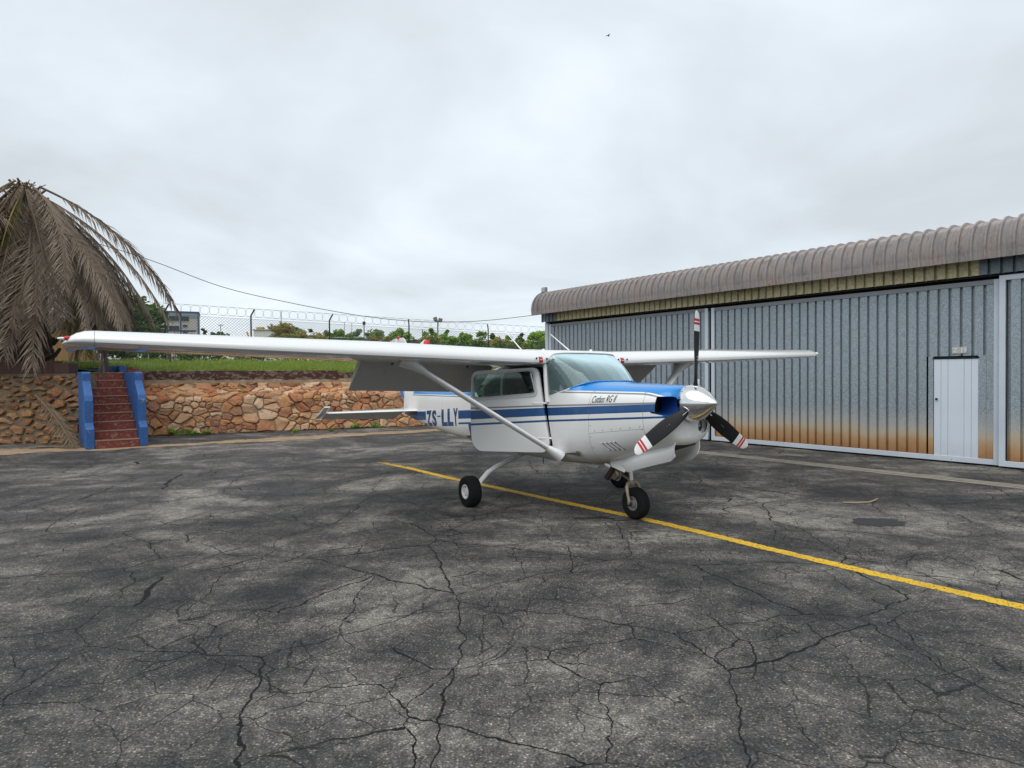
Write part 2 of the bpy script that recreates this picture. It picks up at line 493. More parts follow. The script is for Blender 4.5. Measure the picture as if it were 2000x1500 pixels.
def stone_mesh(poly, mapf, rng, proud):
    """one stone: polygon in wall coordinates lifted off the mortar"""
    n = len(poly); cx = sum(p[0] for p in poly) / n; cy = sum(p[1] for p in poly) / n
    tu, tv = rng.uniform(-0.22, 0.22), rng.uniform(-0.22, 0.22)
    def ring(k, h):
        return [mapf(cx + (p[0] - cx) * k, cy + (p[1] - cy) * k, h + ((p[0] - cx) * tu + (p[1] - cy) * tv if h > 0 else 0) + (rng.uniform(-.010, .010) if h > 0 else 0)) for p in poly]
    r0, r1, r2, r3 = ring(1.0, -0.03), ring(0.985, proud * 0.55), ring(0.90, proud), ring(0.5, proud * rng.uniform(1.0, 1.25))
    c = mapf(cx, cy, proud * 1.12)
    o = sum((Vector(q) for q in r0), Vector()) / n
    v = [Vector(q) - o for q in r0 + r1 + r2 + r3 + [c]]
    f = []
    for a in range(3):
        for k in range(n):
            f.append((a * n + k, a * n + (k + 1) % n, (a + 1) * n + (k + 1) % n, (a + 1) * n + k))
    for k in range(n): f.append((3 * n + k, 3 * n + (k + 1) % n, 4 * n))
    return [tuple(q) for q in v], f, o

def stone_material(name, stops, dark=1.0):
    t = NT(name)
    base = t.ramp(t.rnd(), *stops)
    n1 = t.noise(5, 5, 0.65); n2 = t.noise(22, 5, 0.7)
    c = t.mix(t.ramp(n1, (0.40, 0.0), (0.75, 0.6)), base, t.mix(0.5, base, (0.22, 0.085, 0.04)))
    c = t.mix(t.ramp(n2, (0.5, 0.0), (0.72, 0.55)), c, (0.50, 0.36, 0.23))
    c = t.mix(t.ramp(t.noise(9, 4, 0.7, dist=1), (0.58, 0.0), (0.68, 0.6)), c, (0.07, 0.045, 0.032))
    t.bump(t.math('ADD', t.math('MULTIPLY', n1, 0.6), t.math('MULTIPLY', n2, 0.5)), 0.8, 0.03)
    t.p(color=c, rough=0.85, spec=0.25)
    return t.m
M_STONE = stone_material('sandstone', [(0.0, (0.56, 0.36, 0.20)), (0.16, (0.33, 0.10, 0.042)), (0.30, (0.56, 0.39, 0.24)), (0.46, (0.46, 0.20, 0.08)),
                                       (0.60, (0.60, 0.43, 0.29)), (0.74, (0.45, 0.22, 0.09)), (0.88, (0.26, 0.12, 0.075)), (1.0, (0.44, 0.25, 0.12))])
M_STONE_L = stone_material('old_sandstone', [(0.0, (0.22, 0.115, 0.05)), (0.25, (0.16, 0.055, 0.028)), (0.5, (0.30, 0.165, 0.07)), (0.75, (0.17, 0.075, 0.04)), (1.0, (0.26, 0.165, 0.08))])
t = NT('mortar')
c = t.ramp(t.noise(4, 6, 0.7), (0.3, (0.17, 0.125, 0.08)), (0.7, (0.35, 0.265, 0.175)))
t.bump(t.noise(30, 5, 0.7), 0.9, 0.02); t.p(color=c, rough=0.95)
M_MORTAR = t.m
t = NT('old_mortar')
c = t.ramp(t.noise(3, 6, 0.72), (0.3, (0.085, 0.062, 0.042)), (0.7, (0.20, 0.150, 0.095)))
t.bump(t.noise(26, 5, 0.7), 0.9, 0.03); t.p(color=c, rough=0.95)
M_MORTAR_L = t.m
t = NT('brown_paint')
pe = t.ramp(t.noise(9, 6, 0.75, dist=0.6, vec=t.scale((0.6, 0.6, 1.0))), (0.50, 0.0), (0.56, 1.0))
zz = t.xyz()[2]
c = t.mix(t.noise(3, 4), (0.038, 0.013, 0.010), (0.070, 0.023, 0.016))
c = t.mix(t.math('MULTIPLY', pe, 0.85), c, (0.20, 0.16, 0.12))
t.bump(t.noise(20, 4, 0.6), 0.5, 0.01); t.p(color=c, rough=0.8)
M_BROWN = t.m
t = NT('dark_brown_paint')
c = t.mix(t.noise(4, 5, 0.7), (0.030, 0.012, 0.009), (0.060, 0.022, 0.015))
c = t.mix(t.ramp(t.noise(26, 5, 0.75), (0.62, 0.0), (0.70, 0.5)), c, (0.12, 0.09, 0.07))
t.bump(t.noise(30, 4, 0.6), 0.4, 0.01); t.p(color=c, rough=0.75)
M_BROWN_D = t.m

def make_wall(name, label, origin, d, nrm, length, prof, nsites, an, gap, proud, mat, seed, umin=0.0, relax=3, mortar=None):
    """stone wall: profile prof = [(back, z), ...] running up the face"""
    rng = random.Random(seed)
    root = empty(name, (origin.x, origin.y, 0))
    tag(root, label, 'stone wall')
    segs = []; vv = 0
    for a, b in zip(prof, prof[1:]):
        l = math.hypot(b[0] - a[0], b[1] - a[1]); segs.append((vv, vv + l, a, b)); vv += l
    V = vv
    def mp(u, v, h):
        for v0, v1, a, b in segs:
            if v <= v1 or (v0, v1, a, b) == segs[-1]:
                s = (v - v0) / (v1 - v0); bk, z = lerp(a[0], b[0], s), lerp(a[1], b[1], s)
                l = v1 - v0; nb, nz = -(b[1] - a[1]) / l, (b[0] - a[0]) / l
                break
        bk += nb * h; z += nz * h
        return (d.x * u - nrm.x * bk, d.y * u - nrm.y * bk, z)
    # mortar body
    rings = []
    for u in [umin + (length - umin) * k / 14 for k in range(15)]:
        r_ = [mp(u, v, 0.0) for v in [0] + [s_[1] for s_ in segs]]
        back = r_[-1]; e_ = (back[0] - nrm.x * 0.5, back[1] - nrm.y * 0.5, back[2]); g_ = (e_[0], e_[1], 0.0)
        rings.append(r_ + [e_, g_])
    MB().loft(rings, caps=True).build('mortar', mortar or M_MORTAR, root)
    sites = [(rng.uniform(umin, length), rng.uniform(0, V)) for _ in range(nsites)]
    for _ in range(relax):
        cells = voronoi(sites, umin, length, 0, V, an)
        for i, c in enumerate(cells):
            if len(c) >= 3:
                cx = sum(p[0] for p in c) / len(c); cy = sum(p[1] for p in c) / len(c)
                sites[i] = (lerp(sites[i][0], cx, 0.55), lerp(sites[i][1], cy, 0.55))
    for c in voronoi(sites, umin, length, 0, V, an):
        if len(c) < 3: continue
        c = inset(c, gap * rng.uniform(0.5, 1.5))
        if len(c) < 3 or abs(poly_area(c)) < 0.004: continue
        c = roughen(c, rng, 0.03)
        if len(c) < 3: continue
        v, f, o = stone_mesh(c, mp, rng, proud * rng.uniform(0.6, 1.5))
        me = raw_mesh('stone', v, f, mat)
        me.polygons.foreach_set('use_smooth', [True] * len(me.polygons)); me.set_sharp_from_angle(angle=R(20))
        link_mesh('stone', me, root, o)
    return root, mp

WL = (W_B - W_A).length + 1.6
wall_r, mp_r = make_wall('stone_wall', 'long pale orange rubble stone retaining wall right of the stairs', W_A, W_D, W_N, WL,
                         [(0.0, 0.0), (0.16, 0.98), (0.22, 1.06), (0.82, 1.29), (0.86, 1.46)], 300, 1.7, 0.009, 0.046, M_STONE, 11, umin=-0.2, relax=1)
# rough concrete band and brown painted coping on top (stepped down at the right)
def wl(u, back, z): return (W_D.x * u - W_N.x * back, W_D.y * u - W_N.y * back, z)
mb = MB()
rings = []
rng = random.Random(3)
for k in range(60):
    u = -0.3 + (WL + 0.3) * k / 59; j = rng.uniform(-0.012, 0.012)
    rings.append([wl(u, 0.85 + j, 1.43), wl(u, 0.88 + j, 1.57), wl(u, 1.25, 1.57), wl(u, 1.25, 1.43)])
mb.loft(rings, caps=True).build('concrete_band', M_MORTAR, wall_r)
def coping(u0, u1, z1, name='coping'):
    rings = []
    k = max(2, int((u1 - u0) / 0.25))
    for i in range(k + 1):
        u = lerp(u0, u1, i / k); j = rng.uniform(-0.006, 0.006)
        rings.append([wl(u, 0.875 + j, 1.555 + rng.uniform(-0.02, 0.008)), wl(u, 0.87 + j, z1 - 0.012), wl(u, 0.885 + j, z1), wl(u, 1.10, z1 + rng.uniform(-.004, .004)), wl(u, 1.10, 1.555)])
    return MB().loft(rings, caps=True).build(name, M_BROWN, wall_r, smooth=40)
coping(-0.3, 5.35, 1.835); coping(5.36, WL, 1.765)

# the left wall under the palm
LW_O = Vector((-20.0, 16.15)); LW_D = Vector((1, -0.035)).normalized(); LW_N = Vector((LW_D.y, -LW_D.x))
LLEN = 9.35
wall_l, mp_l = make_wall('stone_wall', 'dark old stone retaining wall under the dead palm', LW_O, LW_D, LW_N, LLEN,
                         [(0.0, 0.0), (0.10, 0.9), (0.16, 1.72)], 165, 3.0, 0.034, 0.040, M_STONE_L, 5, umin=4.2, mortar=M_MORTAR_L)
def ll(u, back, z): return (LW_D.x * u - LW_N.x * back, LW_D.y * u - LW_N.y * back, z)
for u0, u1, z1 in ((4.2, 8.62, 2.045), (8.63, 9.02, 2.0)):
    rings = [[ll(u, 0.12, 1.745), ll(u, 0.115, z1 - .01), ll(u, 0.13, z1), ll(u, 0.45, z1), ll(u, 0.45, 1.745)] for u in (u0, (u0 + u1) / 2, u1)]
    MB().loft(rings, caps=True).build('coping', M_BROWN_D, wall_l)
rings = [[ll(u, 0.13 + rng.uniform(-.02, .02), 1.66), ll(u, 0.12 + rng.uniform(-.02, .01), 1.742), ll(u, 0.5, 1.742), ll(u, 0.5, 1.66)] for u in [4.2 + k * 0.2 for k in range(26)]]
MB().loft(rings, caps=True).build('concrete_band', M_MORTAR_L, wall_l)

# ================================================================== STAIRS
t = NT('red_floor_paint')
c = t.mix(t.noise(5, 5, 0.7), (0.125, 0.022, 0.015), (0.20, 0.040, 0.026))
c = t.mix(t.ramp(t.noise(14, 6, 0.75, dist=0.5), (0.52, 0.0), (0.62, 0.8)), c, (0.24, 0.19, 0.15))
t.bump(t.noise(40, 4, 0.6), 0.4, 0.008); t.p(color=c, rough=0.75)
M_RED = t.m
t = NT('bare_nosing'); c = t.mix(t.noise(16, 5, 0.7), (0.14, 0.035, 0.022), (0.34, 0.26, 0.20)); t.p(color=c, rough=0.9); M_NOSE = t.m
t = NT('blue_wall_paint')
c = t.mix(t.noise(4, 5, 0.7), (0.012, 0.062, 0.205), (0.020, 0.098, 0.295))
c = t.mix(t.ramp(t.noise(11, 6, 0.75, dist=0.4), (0.61, 0.0), (0.66, 0.8)), c, (0.27, 0.22, 0.17))
c = t.mix(t.ramp(t.noise(24, 5, 0.75), (0.52, 0.0), (0.70, 0.5)), c, (0.05, 0.20, 0.48))
t.bump(t.noise(22, 5, 0.65), 0.6, 0.012); t.p(color=c, rough=0.6)
M_BLUEW = t.m
S0 = Vector((-8.80, 15.20)); E1 = Vector((0.785, 0.62)).normalized(); E2 = Vector((-0.62, 0.785)).normalized()
stairs = empty('staircase', (S0.x, S0.y, 0))
tag(stairs, 'red concrete steps between blue painted parapets', 'stairs')
def st(a, b, z): return (E1.x * a + E2.x * b, E1.y * a + E2.y * b, z)
RISE, RUN, SW = 1.77 / 9, 0.32, 0.90
for k in range(9):
    z0, z1 = k * RISE, (k + 1) * RISE
    mb = MB()
    b0 = k * RUN
    o = st(-SW, b0, z0 - (0.0 if k == 0 else 0.05))
    mb.obox(o, Vector(st(SW, 0, 0)), Vector(st(0, RUN + 0.02, 0)), Vector((0, 0, z1 - o[2])))
    s_ = mb.build('step', M_RED, stairs, bevel=0.014)
    nb = MB().obox(st(-SW + 0.004, b0 - 0.012, z1 - 0.022), Vector(st(SW - 0.008, 0, 0)), Vector(st(0, 0.06, 0)), Vector((0, 0, 0.026)))
    nb.build('nosing', M_NOSE, s_, bevel=0.007)
PROF = [(-0.02, 0.0), (-0.02, 0.46), (0.05, 0.52), (0.15, 0.535), (0.19, 0.60), (0.19, 1.10), (0.24, 1.22), (0.62, 1.50), (0.66, 1.56), (0.66, 1.74), (0.70, 1.775), (2.95, 1.775), (2.95, 0.0)]
for a0 in (-SW - 0.17, 0.002):
    o = st(a0, 0, 0)
    MB().prism(PROF, o, (E2.x, E2.y, 0), (0, 0, 1), (E1.x * 0.168, E1.y * 0.168, 0)).build('parapet', M_BLUEW, stairs, bevel=0.012)
# landing, its blue back wall and the short red flight seen on the right
MB().obox(st(-SW - 0.15, 2.90, 0.0), Vector(st(SW + 0.3, 0, 0)), Vector(st(0, 1.3, 0)), Vector((0, 0, 1.765))).build('landing', M_RED, stairs)
MB().obox(st(-1.05, 3.75, 1.5), Vector(st(1.03, 0, 0)), Vector(st(0, 0.16, 0)), Vector((0, 0, 0.46))).build('landing_wall', M_BLUEW, stairs, bevel=0.01)
MB().obox(st(-0.01, 3.2, 1.5), Vector(st(0.17, 0, 0)), Vector(st(0, 0.62, 0)), Vector((0, 0, 0.465))).build('landing_wall', M_BLUEW, stairs, bevel=0.01)
for k in range(3):
    MB().obox(st(0.19, 3.35 + 0.2 * k, 1.5), Vector(st(0.42 - .1 * k, 0, 0)), Vector(st(0, 0.26, 0)), Vector((0, 0, 0.34 + 0.05 * k))).build('step', M_RED, stairs, bevel=0.01)
# ================================================================== HANGAR
HO = Vector((8.357, 11.055, 0)); HRZ = math.atan2(0.79345, -0.60864)
hangar = empty('hangar', HO, HRZ)          # local x runs along the front to the far left, y faces the apron
tag(hangar, 'long galvanised corrugated hangar with rusty curved eave', 'hangar')

def galv(name, dirt=True, tint=(1, 1, 1)):
    t = NT(name)
    g = t.n('ShaderNodeNewGeometry').outputs['Position']
    sp = t.voro(60, out='Color', vec=g)
    bw = t.n('ShaderNodeRGBToBW'); t.t.links.new(sp, bw.inputs[0])
    f = t.math('ADD', t.math('MULTIPLY', bw.outputs[0], 0.55), t.math('MULTIPLY', t.noise(30, 4, 0.7, vec=g), 0.45))
    lo = tuple(a * b for a, b in zip((0.215, 0.25, 0.275), tint)); hi = tuple(a * b for a, b in zip((0.37, 0.435, 0.48), tint))
    c = t.mix(t.ramp(f, (0.30, 0.0), (0.72, 1.0)), lo, hi)
    st_ = t.ramp(t.noise(1.0, 4, 0.6, vec=t.scale((7, 7, 0.35), g)), (0.45, 0.0), (0.75, 0.16))
    c = t.mix(st_, c, tuple(a * b for a, b in zip((0.20, 0.235, 0.26), tint)))
    met = 0.35
    if dirt:
        z = t.xyz(g)[2]
        zz = t.math('ADD', z, t.math('MULTIPLY', t.math('SUBTRACT', t.noise(1.3, 6, 0.75, vec=g), 0.5), 0.40))
        pale = t.ramp(zz, (0.50, 1.0), (1.0, 0.0))
        c = t.mix(t.math('MULTIPLY', pale, 0.85), c, (0.50, 0.47, 0.41))
        d = t.ramp(zz, (0.10, 1.0), (0.36, 0.90), (0.66, 0.0))
        dc = t.ramp(zz, (0.12, (0.29, 0.135, 0.05)), (0.30, (0.43, 0.23, 0.09)), (0.55, (0.52, 0.38, 0.19)))
        dc = t.mix(t.math('MULTIPLY', t.noise(6, 5, 0.7, vec=g), 0.5), dc, (0.25, 0.14, 0.06))
        c = t.mix(d, c, dc)
        met = t.math('MULTIPLY', t.math('SUBTRACT', 1.0, d), 0.35)
    t.bump(t.noise(60, 3, 0.6, vec=g), 0.12, 0.004)
    t.p(color=c, rough=t.math('MULTIPLY_ADD', f, 0.25, 0.42), metal=met)
    return t.m
M_GALV = galv('galvanised_sheet')
M_GALV2 = galv('galvanised_fascia', dirt=False, tint=(0.62, 0.62, 0.62))
t = NT('yellowed_fascia')
g = t.n('ShaderNodeNewGeometry').outputs['Position']
c = t.ramp(t.noise(26, 5, 0.75, vec=g), (0.32, (0.36, 0.31, 0.16)), (0.5, (0.58, 0.52, 0.31)), (0.68, (0.70, 0.64, 0.43)))
c = t.mix(t.ramp(t.noise(3, 5, 0.7, vec=g), (0.5, 0.0), (0.72, 0.6)), c, (0.19, 0.15, 0.075))
t.p(color=c, rough=0.7); M_FASC = t.m
t = NT('frame_paint')
g = t.n('ShaderNodeNewGeometry').outputs['Position']
c = t.mix(t.noise(2, 4, 0.6, vec=g), (0.42, 0.48, 0.55), (0.58, 0.63, 0.69))
c = t.mix(t.ramp(t.noise(16, 6, 0.75, vec=g), (0.63, 0.0), (0.68, 0.85)), c, (0.13, 0.07, 0.04))
t.p(color=c, rough=0.5); M_FRAME = t.m
t = NT('rail_grey'); c = t.mix(t.noise(3, 4), (0.17, 0.185, 0.20), (0.26, 0.275, 0.29)); t.p(color=c, rough=0.55, metal=0.3); M_RAIL = t.m
t = NT('door_white')
c = t.mix(t.noise(1.6, 5, 0.65), (0.52, 0.59, 0.68), (0.66, 0.72, 0.79))
z = t.xyz()[2]
c = t.mix(t.math('MULTIPLY', t.ramp(z, (0.05, 0.5), (0.45, 0.0)), t.noise(9, 5, 0.7)), c, (0.30, 0.22, 0.15))
t.p(color=c, rough=0.42); M_DOORW = t.m
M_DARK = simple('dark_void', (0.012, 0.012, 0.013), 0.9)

PITCH, NP = 0.176, 4
def sheet_mesh(name, width_pitches, z0, z1, mat, proud=0.0, flutes=True):
    """trapezoidal cladding sheet: flat pans with a narrow deep flute between"""
    mb = MB(); prof = []
    for k in range(width_pitches):
        x0 = k * PITCH
        prof += [(x0 + 0.001, proud - 0.0), (x0 + 0.128, proud - 0.0), (x0 + 0.133, proud - 0.052), (x0 + 0.169, proud - 0.052), (x0 + 0.1745, proud - 0.0)]
    r0 = [(x, y, z0) for x, y in prof]; r1 = [(x, y, z1) for x, y in prof]
    mb.loft([r0, r1], closed=False)
    return mb.mesh(name, mat)
# ---- sliding doors -------------------------------------------------------
def sliding_door(x0, x1, yoff, ztop, cut=None, side_w=0.09, mats=(M_FRAME, M_RAIL)):
    d = empty('sliding_door', (x0, yoff, 0), 0, hangar)
    W = x1 - x0
    mb = MB(); mb.box(0, W, -0.055, 0.012, 0.03, 0.125); mb.build('bottom_rail', mats[0], d, bevel=0.006)
    mb = MB(); mb.box(0, W, -0.055, 0.014, ztop - 0.085, ztop); mb.build('top_rail', mats[1], d, bevel=0.004)
    for a in (0, W - side_w):
        mb = MB(); mb.box(a, a + side_w, -0.058, 0.018, 0.031, ztop - 0.001); mb.build('stile', mats[0], d, bevel=0.005)
    full = sheet_mesh('cladding_sheet', NP, 0.10, ztop - 0.07, M_GALV)
    x = side_w - 0.02
    while x < W - side_w:
        k = min(NP, int((W - side_w + 0.05 - x) / PITCH))
        if k < 1: break
        if cut and x < cut[1] and x + k * PITCH > cut[0]:
            kk = 1; hi = x < cut[1] + .02 and x + PITCH > cut[0] - .02
            me = sheet_mesh('cladding_sheet', 1, cut[2] if hi else 0.10, ztop - 0.07, M_GALV)
            link_mesh('cladding_sheet', me, d, (x, 0, 0)); x += PITCH; continue
        me = full if k == NP else sheet_mesh('cladding_sheet', k, 0.10, ztop - 0.07, M_GALV)
        link_mesh('cladding_sheet', me, d, (x, 0, 0)); x += k * PITCH
    return d
sliding_door(5.875, 11.80, -0.02, 3.245)
mid = sliding_door(-0.02, 5.770, 0.0, 3.235, cut=(0.27, 1.04, 1.93))
mats2 = (M_FRAME, M_FRAME)
sliding_door(-6.2, -0.03, 0.09, 3.275, mats=mats2)
# wicket door in the middle door
pd = empty('wicket_door', (0.295, 0.0, 0), 0, hangar)
for k, (a, b) in enumerate(((0, 0.105), (0.109, 0.215), (0.219, 0.465), (0.469, 0.575), (0.579, 0.69))):
    MB().box(a, b, -0.03, -0.004 + (0.001 * k), 0.085, 1.875).build('door_board', M_DOORW, pd, bevel=0.003)
MB().box(0.0, 0.69, -0.05, -0.031, 0.085, 1.875).build('door_back', M_DOORW, pd)
MB().lathe([(0.001, 0), (0.014, 0.004), (0.014, 0.02), (0.02, 0.03), (0.02, 0.045), (0.001, 0.05)], (0.640, -0.004, 1.15), (0, 1, 0), 12).build('door_knob', M_DARK, pd, smooth=40)
for a, b in ((-0.115, -0.005), (0.70, 0.78)):
    MB().box(a, b, -0.045, 0.006, 0.10, 1.93).build('jamb_cover', M_GALV, pd)
MB().box(-0.02, 0.71, -0.04, 0.012, 1.885, 1.905).build('lintel_flashing', M_DARK, pd)
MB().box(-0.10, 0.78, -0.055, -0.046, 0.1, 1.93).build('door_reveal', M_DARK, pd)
# number plate above it
M_PLATE = simple('sign_plate', (0.42, 0.42, 0.40), 0.6)
M_PLTXT = simple('sign_letter', (0.66, 0.67, 0.66), 0.6)
sg = empty('number_sign', (0.58, 0.012, 1.972), 0, hangar)
MB().box(-0.115, 0.115, -0.01, 0.004, 0, 0.118).build('plate', M_PLATE, sg, bevel=0.003)
MB().box(-0.02, 0.02, -0.02, -0.002, -0.04, 0.01).build('bracket', M_RAIL, sg)
for s_, xx in (('Z', 0.098), ('19', -0.012)):
    me = text_mesh(s_, 0.105, 0, 0.002)
    me.transform(Matrix.Translation((xx, 0.0068, 0.022)) @ Matrix.Rotation(math.pi, 4, 'Z') @ Matrix.Rotation(R(90), 4, 'X'))
    me.materials.clear(); me.materials.append(M_PLTXT)
    link_mesh('lettering', me, sg)
# ---- structure behind, corner, end wall --------------------------------
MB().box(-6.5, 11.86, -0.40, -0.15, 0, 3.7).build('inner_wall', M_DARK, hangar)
MB().box(11.865, 11.93, -14, -0.0, 0.0, 3.95).build('end_wall', M_GALV, hangar)
MB().box(11.82, 11.95, -0.08, 0.03, 0.0, 3.31).build('corner_post', M_FRAME, hangar, bevel=0.006)
MB().box(-6.5, 11.9, -14.1, -14.0, 0, 4.0).build('back_wall', M_GALV, hangar)
# ---- fascia -------------------------------------------------------------
def fascia(x0, x1, mat, z0=3.318, z1=3.72):
    full = sheet_mesh('fascia_sheet', NP, z0, z1, mat)
    x = x0
    while x < x1 - 0.05:
        k = min(NP, max(1, round((x1 - x) / PITCH)))
        me = full if k == NP else sheet_mesh('fascia_sheet', k, z0, z1, mat)
        link_mesh('fascia_sheet', me, hangar, (x, 0.10, 0)); x += k * PITCH
fascia(-6.2, 0.25, M_GALV2); fascia(0.25, 11.34, M_FASC); fascia(11.34, 11.95, M_GALV2)
MB().box(-6.4, 11.9, -0.14, 0.05, 3.285, 3.312).build('track_beam', M_DARK, hangar)
# ---- curved roof sheets --------------------------------------------------
t = NT('rusty_roof')
g = t.n('ShaderNodeNewGeometry').outputs['Position']
n1 = t.noise(1.7, 6, 0.7, vec=t.scale((1.6, 1.6, 0.7), g)); n2 = t.noise(11, 5, 0.7, vec=g)
c = t.ramp(n1, (0.30, (0.22, 0.21, 0.21)), (0.48, (0.32, 0.295, 0.285)), (0.66, (0.35, 0.29, 0.26)), (0.82, (0.36, 0.20, 0.13)))
c = t.mix(t.ramp(n2, (0.5, 0.0), (0.7, 0.6)), c, (0.36, 0.335, 0.325))
c = t.mix(t.ramp(t.noise(6, 5, 0.7, vec=t.scale((2.4, 2.4, 0.5), g)), (0.57, 0.0), (0.68, 0.75)), c, (0.25, 0.095, 0.04))
uvx = t.xyz(t.tc.outputs['UV'])
crimp = t.math('SINE', t.math('MULTIPLY', uvx[1], 330.0))
crimp = t.math('MULTIPLY', crimp, t.ramp(uvx[1], (0.10, 0.0), (0.13, 1.0), (0.62, 1.0), (0.70, 0.0)))
t.bump(t.math('ADD', t.math('MULTIPLY', crimp, 0.5), t.math('MULTIPLY', n2, 0.3)), 0.9, 0.012)
t.p(color=c, rough=0.7, metal=0.15)
M_ROOF = t.m
roof_prof = [(0.395, 3.545), (0.405, 3.62)]
for k in range(13):
    a = R(-4 + 98 * k / 12)
    roof_prof.append((-0.06 + 0.475 * math.cos(a), 3.71 + 0.53 * math.sin(a)))
roof_prof += [(-0.6, 4.27), (-2.5, 4.36), (-7.0, 4.58), (-14.3, 4.2)]
RP = 0.2
def roof_sheet(ribs):
    bm = bmesh.new(); uvl = bm.loops.layers.uv.new('UVMap')
    xs_ = []
    for k in range(ribs):
        x0 = k * RP
        xs_ += [(x0, 0.0), (x0 + 0.066, 0.0), (x0 + 0.074, 0.009), (x0 + 0.085, 0.009), (x0 + 0.093, 0.0), (x0 + 0.155, 0.0), (x0 + 0.166, 0.048), (x0 + 0.190, 0.048)]
    xs_.append((ribs * RP + 0.002, 0.001))
    nrm = []
    for i in range(len(roof_prof)):
        a = Vector(roof_prof[max(i - 1, 0)]); b = Vector(roof_prof[min(i + 1, len(roof_prof) - 1)])
        d_ = (b - a).normalized(); nrm.append((d_.y, -d_.x))
    s = 0; grid = []
    for i, (y, z) in enumerate(roof_prof):
        if i: s += (Vector(roof_prof[i]) - Vector(roof_prof[i - 1])).length
        grid.append(([bm.verts.new((x, y + nrm[i][0] * h, z + nrm[i][1] * h)) for x, h in xs_], s))
    for (ra, sa), (rb, sb) in zip(grid, grid[1:]):
        for k in range(len(ra) - 1):
            f = bm.faces.new((ra[k], ra[k + 1], rb[k + 1], rb[k]))
            for lp, uv in zip(f.loops, ((k, sa), (k + 1, sa), (k + 1, sb), (k, sb))): lp[uvl].uv = uv
    me = bpy.data.meshes.new('roof_sheet'); bm.to_mesh(me); bm.free(); me.materials.append(M_ROOF)
    me.polygons.foreach_set('use_smooth', [True] * len(me.polygons)); me.set_sharp_from_angle(angle=R(30))
    return me
roof = empty('roof', (0, 0, 0), 0, hangar)
me3 = roof_sheet(3)
for k in range(31):
    link_mesh('roof_sheet', me3, roof, (-6.5 + k * 0.6, 0, 0))
# end flashing that closes the sheets at the far corner
ep = [(y + 0.015, z + 0.01) for y, z in roof_prof[:15]] + [(y - 0.16 if i else y - .06, z - 0.02) for i, (y, z) in reversed(list(enumerate(roof_prof[:15])))]
MB().prism([(p[0], p[1]) for p in roof_prof[:15]] + [(-0.05, 4.1), (0.1, 4.0), (0.26, 3.8), (0.30, 3.56)], (12.07, 0, 0), (0, 1, 0), (0, 0, 1), (0.11, 0, 0)).build('end_flashing', M_ROOF, roof)
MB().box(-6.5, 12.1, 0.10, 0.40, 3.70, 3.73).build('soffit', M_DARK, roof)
# floodlight on the roof corner
fl = empty('floodlight', HO + Matrix.Rotation(HRZ, 3, 'Z') @ Vector((11.98, 0.02, 4.21)), HRZ)
tag(fl, 'small grey floodlight on the far corner of the hangar roof', 'floodlight')
MB().box(-0.10, 0.10, -0.05, 0.05, 0.06, 0.22).build('housing', M_RAIL, fl, bevel=0.01)
MB().box(-0.085, 0.085, 0.051, 0.058, 0.075, 0.205).build('lens', simple('lamp_glass', (0.35, 0.37, 0.4), 0.15), fl)
MB().box(-0.015, 0.015, -0.015, 0.015, -0.02, 0.07).build('bracket', M_RAIL, fl)

# ---- steel guide rail set in the apron in front of the hangar -----------
t = NT('worn_rail')
c = t.mix(t.noise(7, 5, 0.75), (0.14, 0.125, 0.10), (0.42, 0.38, 0.31)); t.p(color=c, rough=0.8); M_RAILW = t.m
gr = empty('guide_rail', HO, HRZ); gr['kind'] = 'structure'; gr['label'] = 'pale sunken door rail in the asphalt before the hangar'
for a, b, m_, z in ((1.93, 1.985, M_RAILW, 0.012), (2.0, 2.05, M_DARK, 0.005), (2.06, 2.12, M_RAILW, 0.012), (2.13, 2.17, M_DARK, 0.005), (2.18, 2.25, M_SAND if False else M_RAILW, 0.010)):
    mb = MB(); rr = random.Random(int(a * 100)); rings = []
    for k in range(90):
        x = -6 + 18.0 * k / 89; j = rr.uniform(-0.012, 0.012)
        rings.append([(x, a + j, 0.001), (x, a + j, z), (x, b + j * 0.6, z), (x, b + j * 0.6, 0.001)])
    mb.loft(rings, caps=True).build('rail_strip', m_, gr)
# ================================================================== AIRPLANE
PL = (0.89456, 8.03308, 0.0); PYAW = -1.00935
plane = empty('light_aircraft', PL, PYAW)      # local x forward, y to port, z up
tag(plane, 'white high-wing propeller airplane with blue stripes and open cabin door', 'airplane')
WHITE = (0.76, 0.765, 0.76); BLUE = (0.004, 0.058, 0.19); BLUETOP = (0.008, 0.205, 0.56); GREY = (0.20, 0.21, 0.22)

